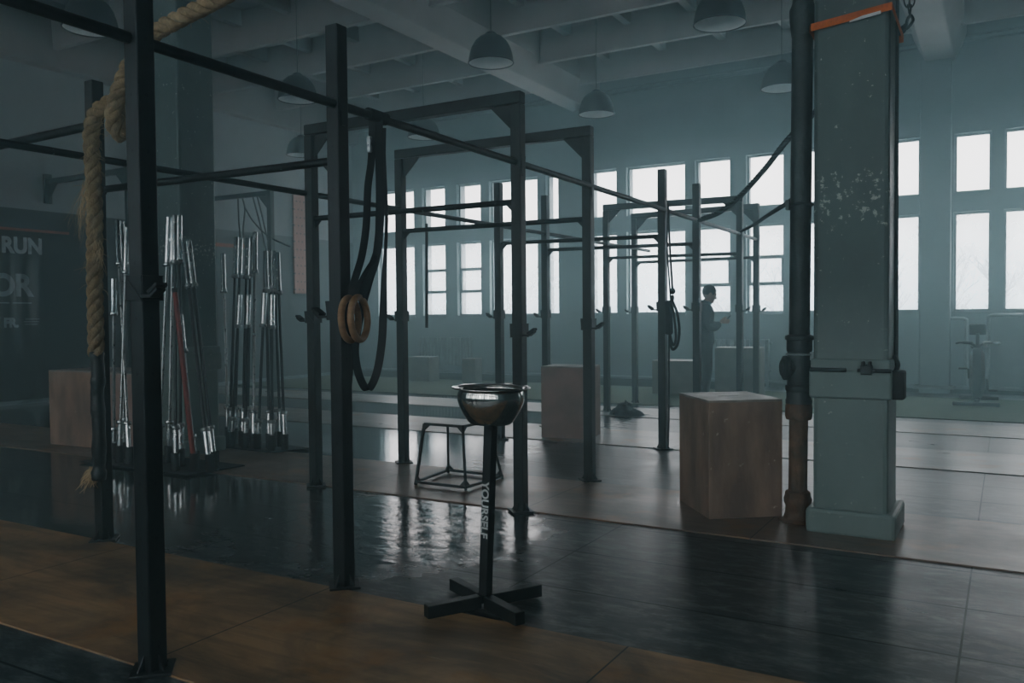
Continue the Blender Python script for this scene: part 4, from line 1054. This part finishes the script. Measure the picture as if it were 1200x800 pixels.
# ------------------------------------------------------------------ outside: snow and bare trees
struct(MB().box(-160, 120, 16.5, 260, -1.6, -1.2).box(-160,120,-160,-8,-1.6,-1.2).build('snow_ground', M_snow), 'snow covered ground outside the windows', 'ground')
def tree(x, y, h, seed, label):
    r_ = random.Random(seed); m = MB()
    def br(p, d, ln, r, dep):
        pts = [p.copy()]; dd = d.copy(); q = p.copy()
        for i in range(4):
            dd = (dd+V((r_.uniform(-.12,.12), r_.uniform(-.12,.12), .06))).normalized(); q = q+dd*ln/4; pts.append(q.copy())
        m.tube(pts, [r*(1-.45*i/4) for i in range(5)], 5, False)
        if dep:
            for k in range(r_.randint(4,6)):
                j = r_.randint(1,4); a = r_.uniform(0,2*PI); e = r_.uniform(.45,.95)
                nd = (dd*math.cos(e)+V((math.cos(a),math.sin(a),.2)).normalized()*math.sin(e)).normalized()
                br(pts[j], nd, ln*r_.uniform(.45,.65), r*.45, dep-1)
    br(V((x,y,-1.3)), V((0,0,1)), h*.55, h*.018, 4)
    return tag(m.build('bare_tree', M_bark, None, 'all'), label, 'tree', 'misty trees outside the windows')
tl = [(-46,52,5.0,'left bay, leftmost'), (-42,50,4.2,'left bay, second'), (-29,48,6.4,'left bay, right part'), (-27,46,5.6,'left bay, rightmost'), (-17,50,4.6,'middle bay, left part'), (-13,46,5.2,'middle bay, beside the person'),
      (-9.5,45,5.0,'middle bay, right part'), (-5,45,6.0,'window next to the grey pillar'), (-2.2,46,6.4,'window above the exercise bike'), (-.6,44,6.0,'window above the exercise bike, nearer'), (1.8,48,6.8,'window at the right edge')]
for i, (x, y, h, l) in enumerate(tl): tree(x, y, h, 20+i, 'pale bare tree outside the '+l)

# ------------------------------------------------------------------ haze
hz, t, o = nt('dusty_haze')
sc_ = N(t, 'ShaderNodeVolumeScatter', Color=(.70, .95, 1.0, 1), Density=.036, Anisotropy=.55)
t.links.new(sc_.outputs[0], o.inputs['Volume'])
hb = MB().box(XL+.001, XR-.001, YF+.001, YB-.001, .001, 5.2).build('haze', hz)
tag(hb, 'thin blue grey haze filling the hall', 'haze', kind='stuff')

# ------------------------------------------------------------------ light
W = bpy.data.worlds.new('overcast'); scn.world = W; W.use_nodes = True
t = W.node_tree; t.nodes.clear()
o = t.nodes.new('ShaderNodeOutputWorld'); bg = t.nodes.new('ShaderNodeBackground'); t.links.new(bg.outputs[0], o.inputs[0])
tc = t.nodes.new('ShaderNodeTexCoord'); sp = t.nodes.new('ShaderNodeSeparateXYZ'); t.links.new(tc.outputs['Generated'], sp.inputs[0])
rp_ = ramp(t, sp.outputs[2], [(.0, (.25,.335,.385)), (.035, (.31,.385,.42)), (.10, (.44,.475,.487)), (.22, (.48,.505,.51)), (.6, (.90,.97,1.0))])
t.links.new(rp_.outputs[0], bg.inputs[0]); bg.inputs[1].default_value = 8.8
def portal(x0, x1, y, sgn):
    l = bpy.data.lights.new('window_portal', 'AREA'); l.shape = 'RECTANGLE'; l.size = x1-x0; l.size_y = 3.1; l.energy = 1
    l.cycles.is_portal = True
    ob = bpy.data.objects.new('window_portal', l); COL.objects.link(ob); ob.location = ((x0+x1)/2, y, 2.7)
    ob.rotation_euler = (math.radians(-90*sgn), 0, 0)
for x0, x1 in ((-12.6,-7.6), (-7.1,-1.2), (-.8,6.3)): portal(x0, x1, YB+.36, 1)
for x0, x1 in ((-12.6,-7.6), (-7.1,-1.2), (-.8,6.3)): portal(x0, x1, YF-.36, -1)

# ------------------------------------------------------------------ camera
cam = bpy.data.cameras.new('camera'); co = bpy.data.objects.new('camera', cam); COL.objects.link(co)
cam.sensor_width = 36; cam.lens = 996.094/1200*36; cam.clip_start = .05; cam.clip_end = 500
yaw, pit, rol = 0.52789597, -0.0308704, -0.00882262
fw = V((-math.sin(yaw)*math.cos(pit), math.cos(yaw)*math.cos(pit), math.sin(pit)))
r0 = V((math.cos(yaw), math.sin(yaw), 0)); u0 = r0.cross(fw)
rr_, uu_ = r0*math.cos(rol)+u0*math.sin(rol), u0*math.cos(rol)-r0*math.sin(rol)
Mx = Matrix((rr_, uu_, -fw)).transposed().to_4x4(); Mx.translation = (0,0,1.3)
co.matrix_world = Mx; scn.camera = co

for ob in list(bpy.data.objects):
    if '_loc' in ob: del ob['_loc']
scn.view_settings.view_transform = 'AgX'; scn.view_settings.look = 'AgX - Medium High Contrast'
scn.view_settings.exposure = 0; scn.view_settings.gamma = 1
cy = scn.cycles
cy.use_denoising = True; cy.max_bounces = 14; cy.diffuse_bounces = 8; cy.glossy_bounces = 4; cy.transparent_max_bounces = 16
cy.volume_bounces = 4; cy.caustics_reflective = False; cy.caustics_refractive = False; cy.sample_clamp_indirect = 4
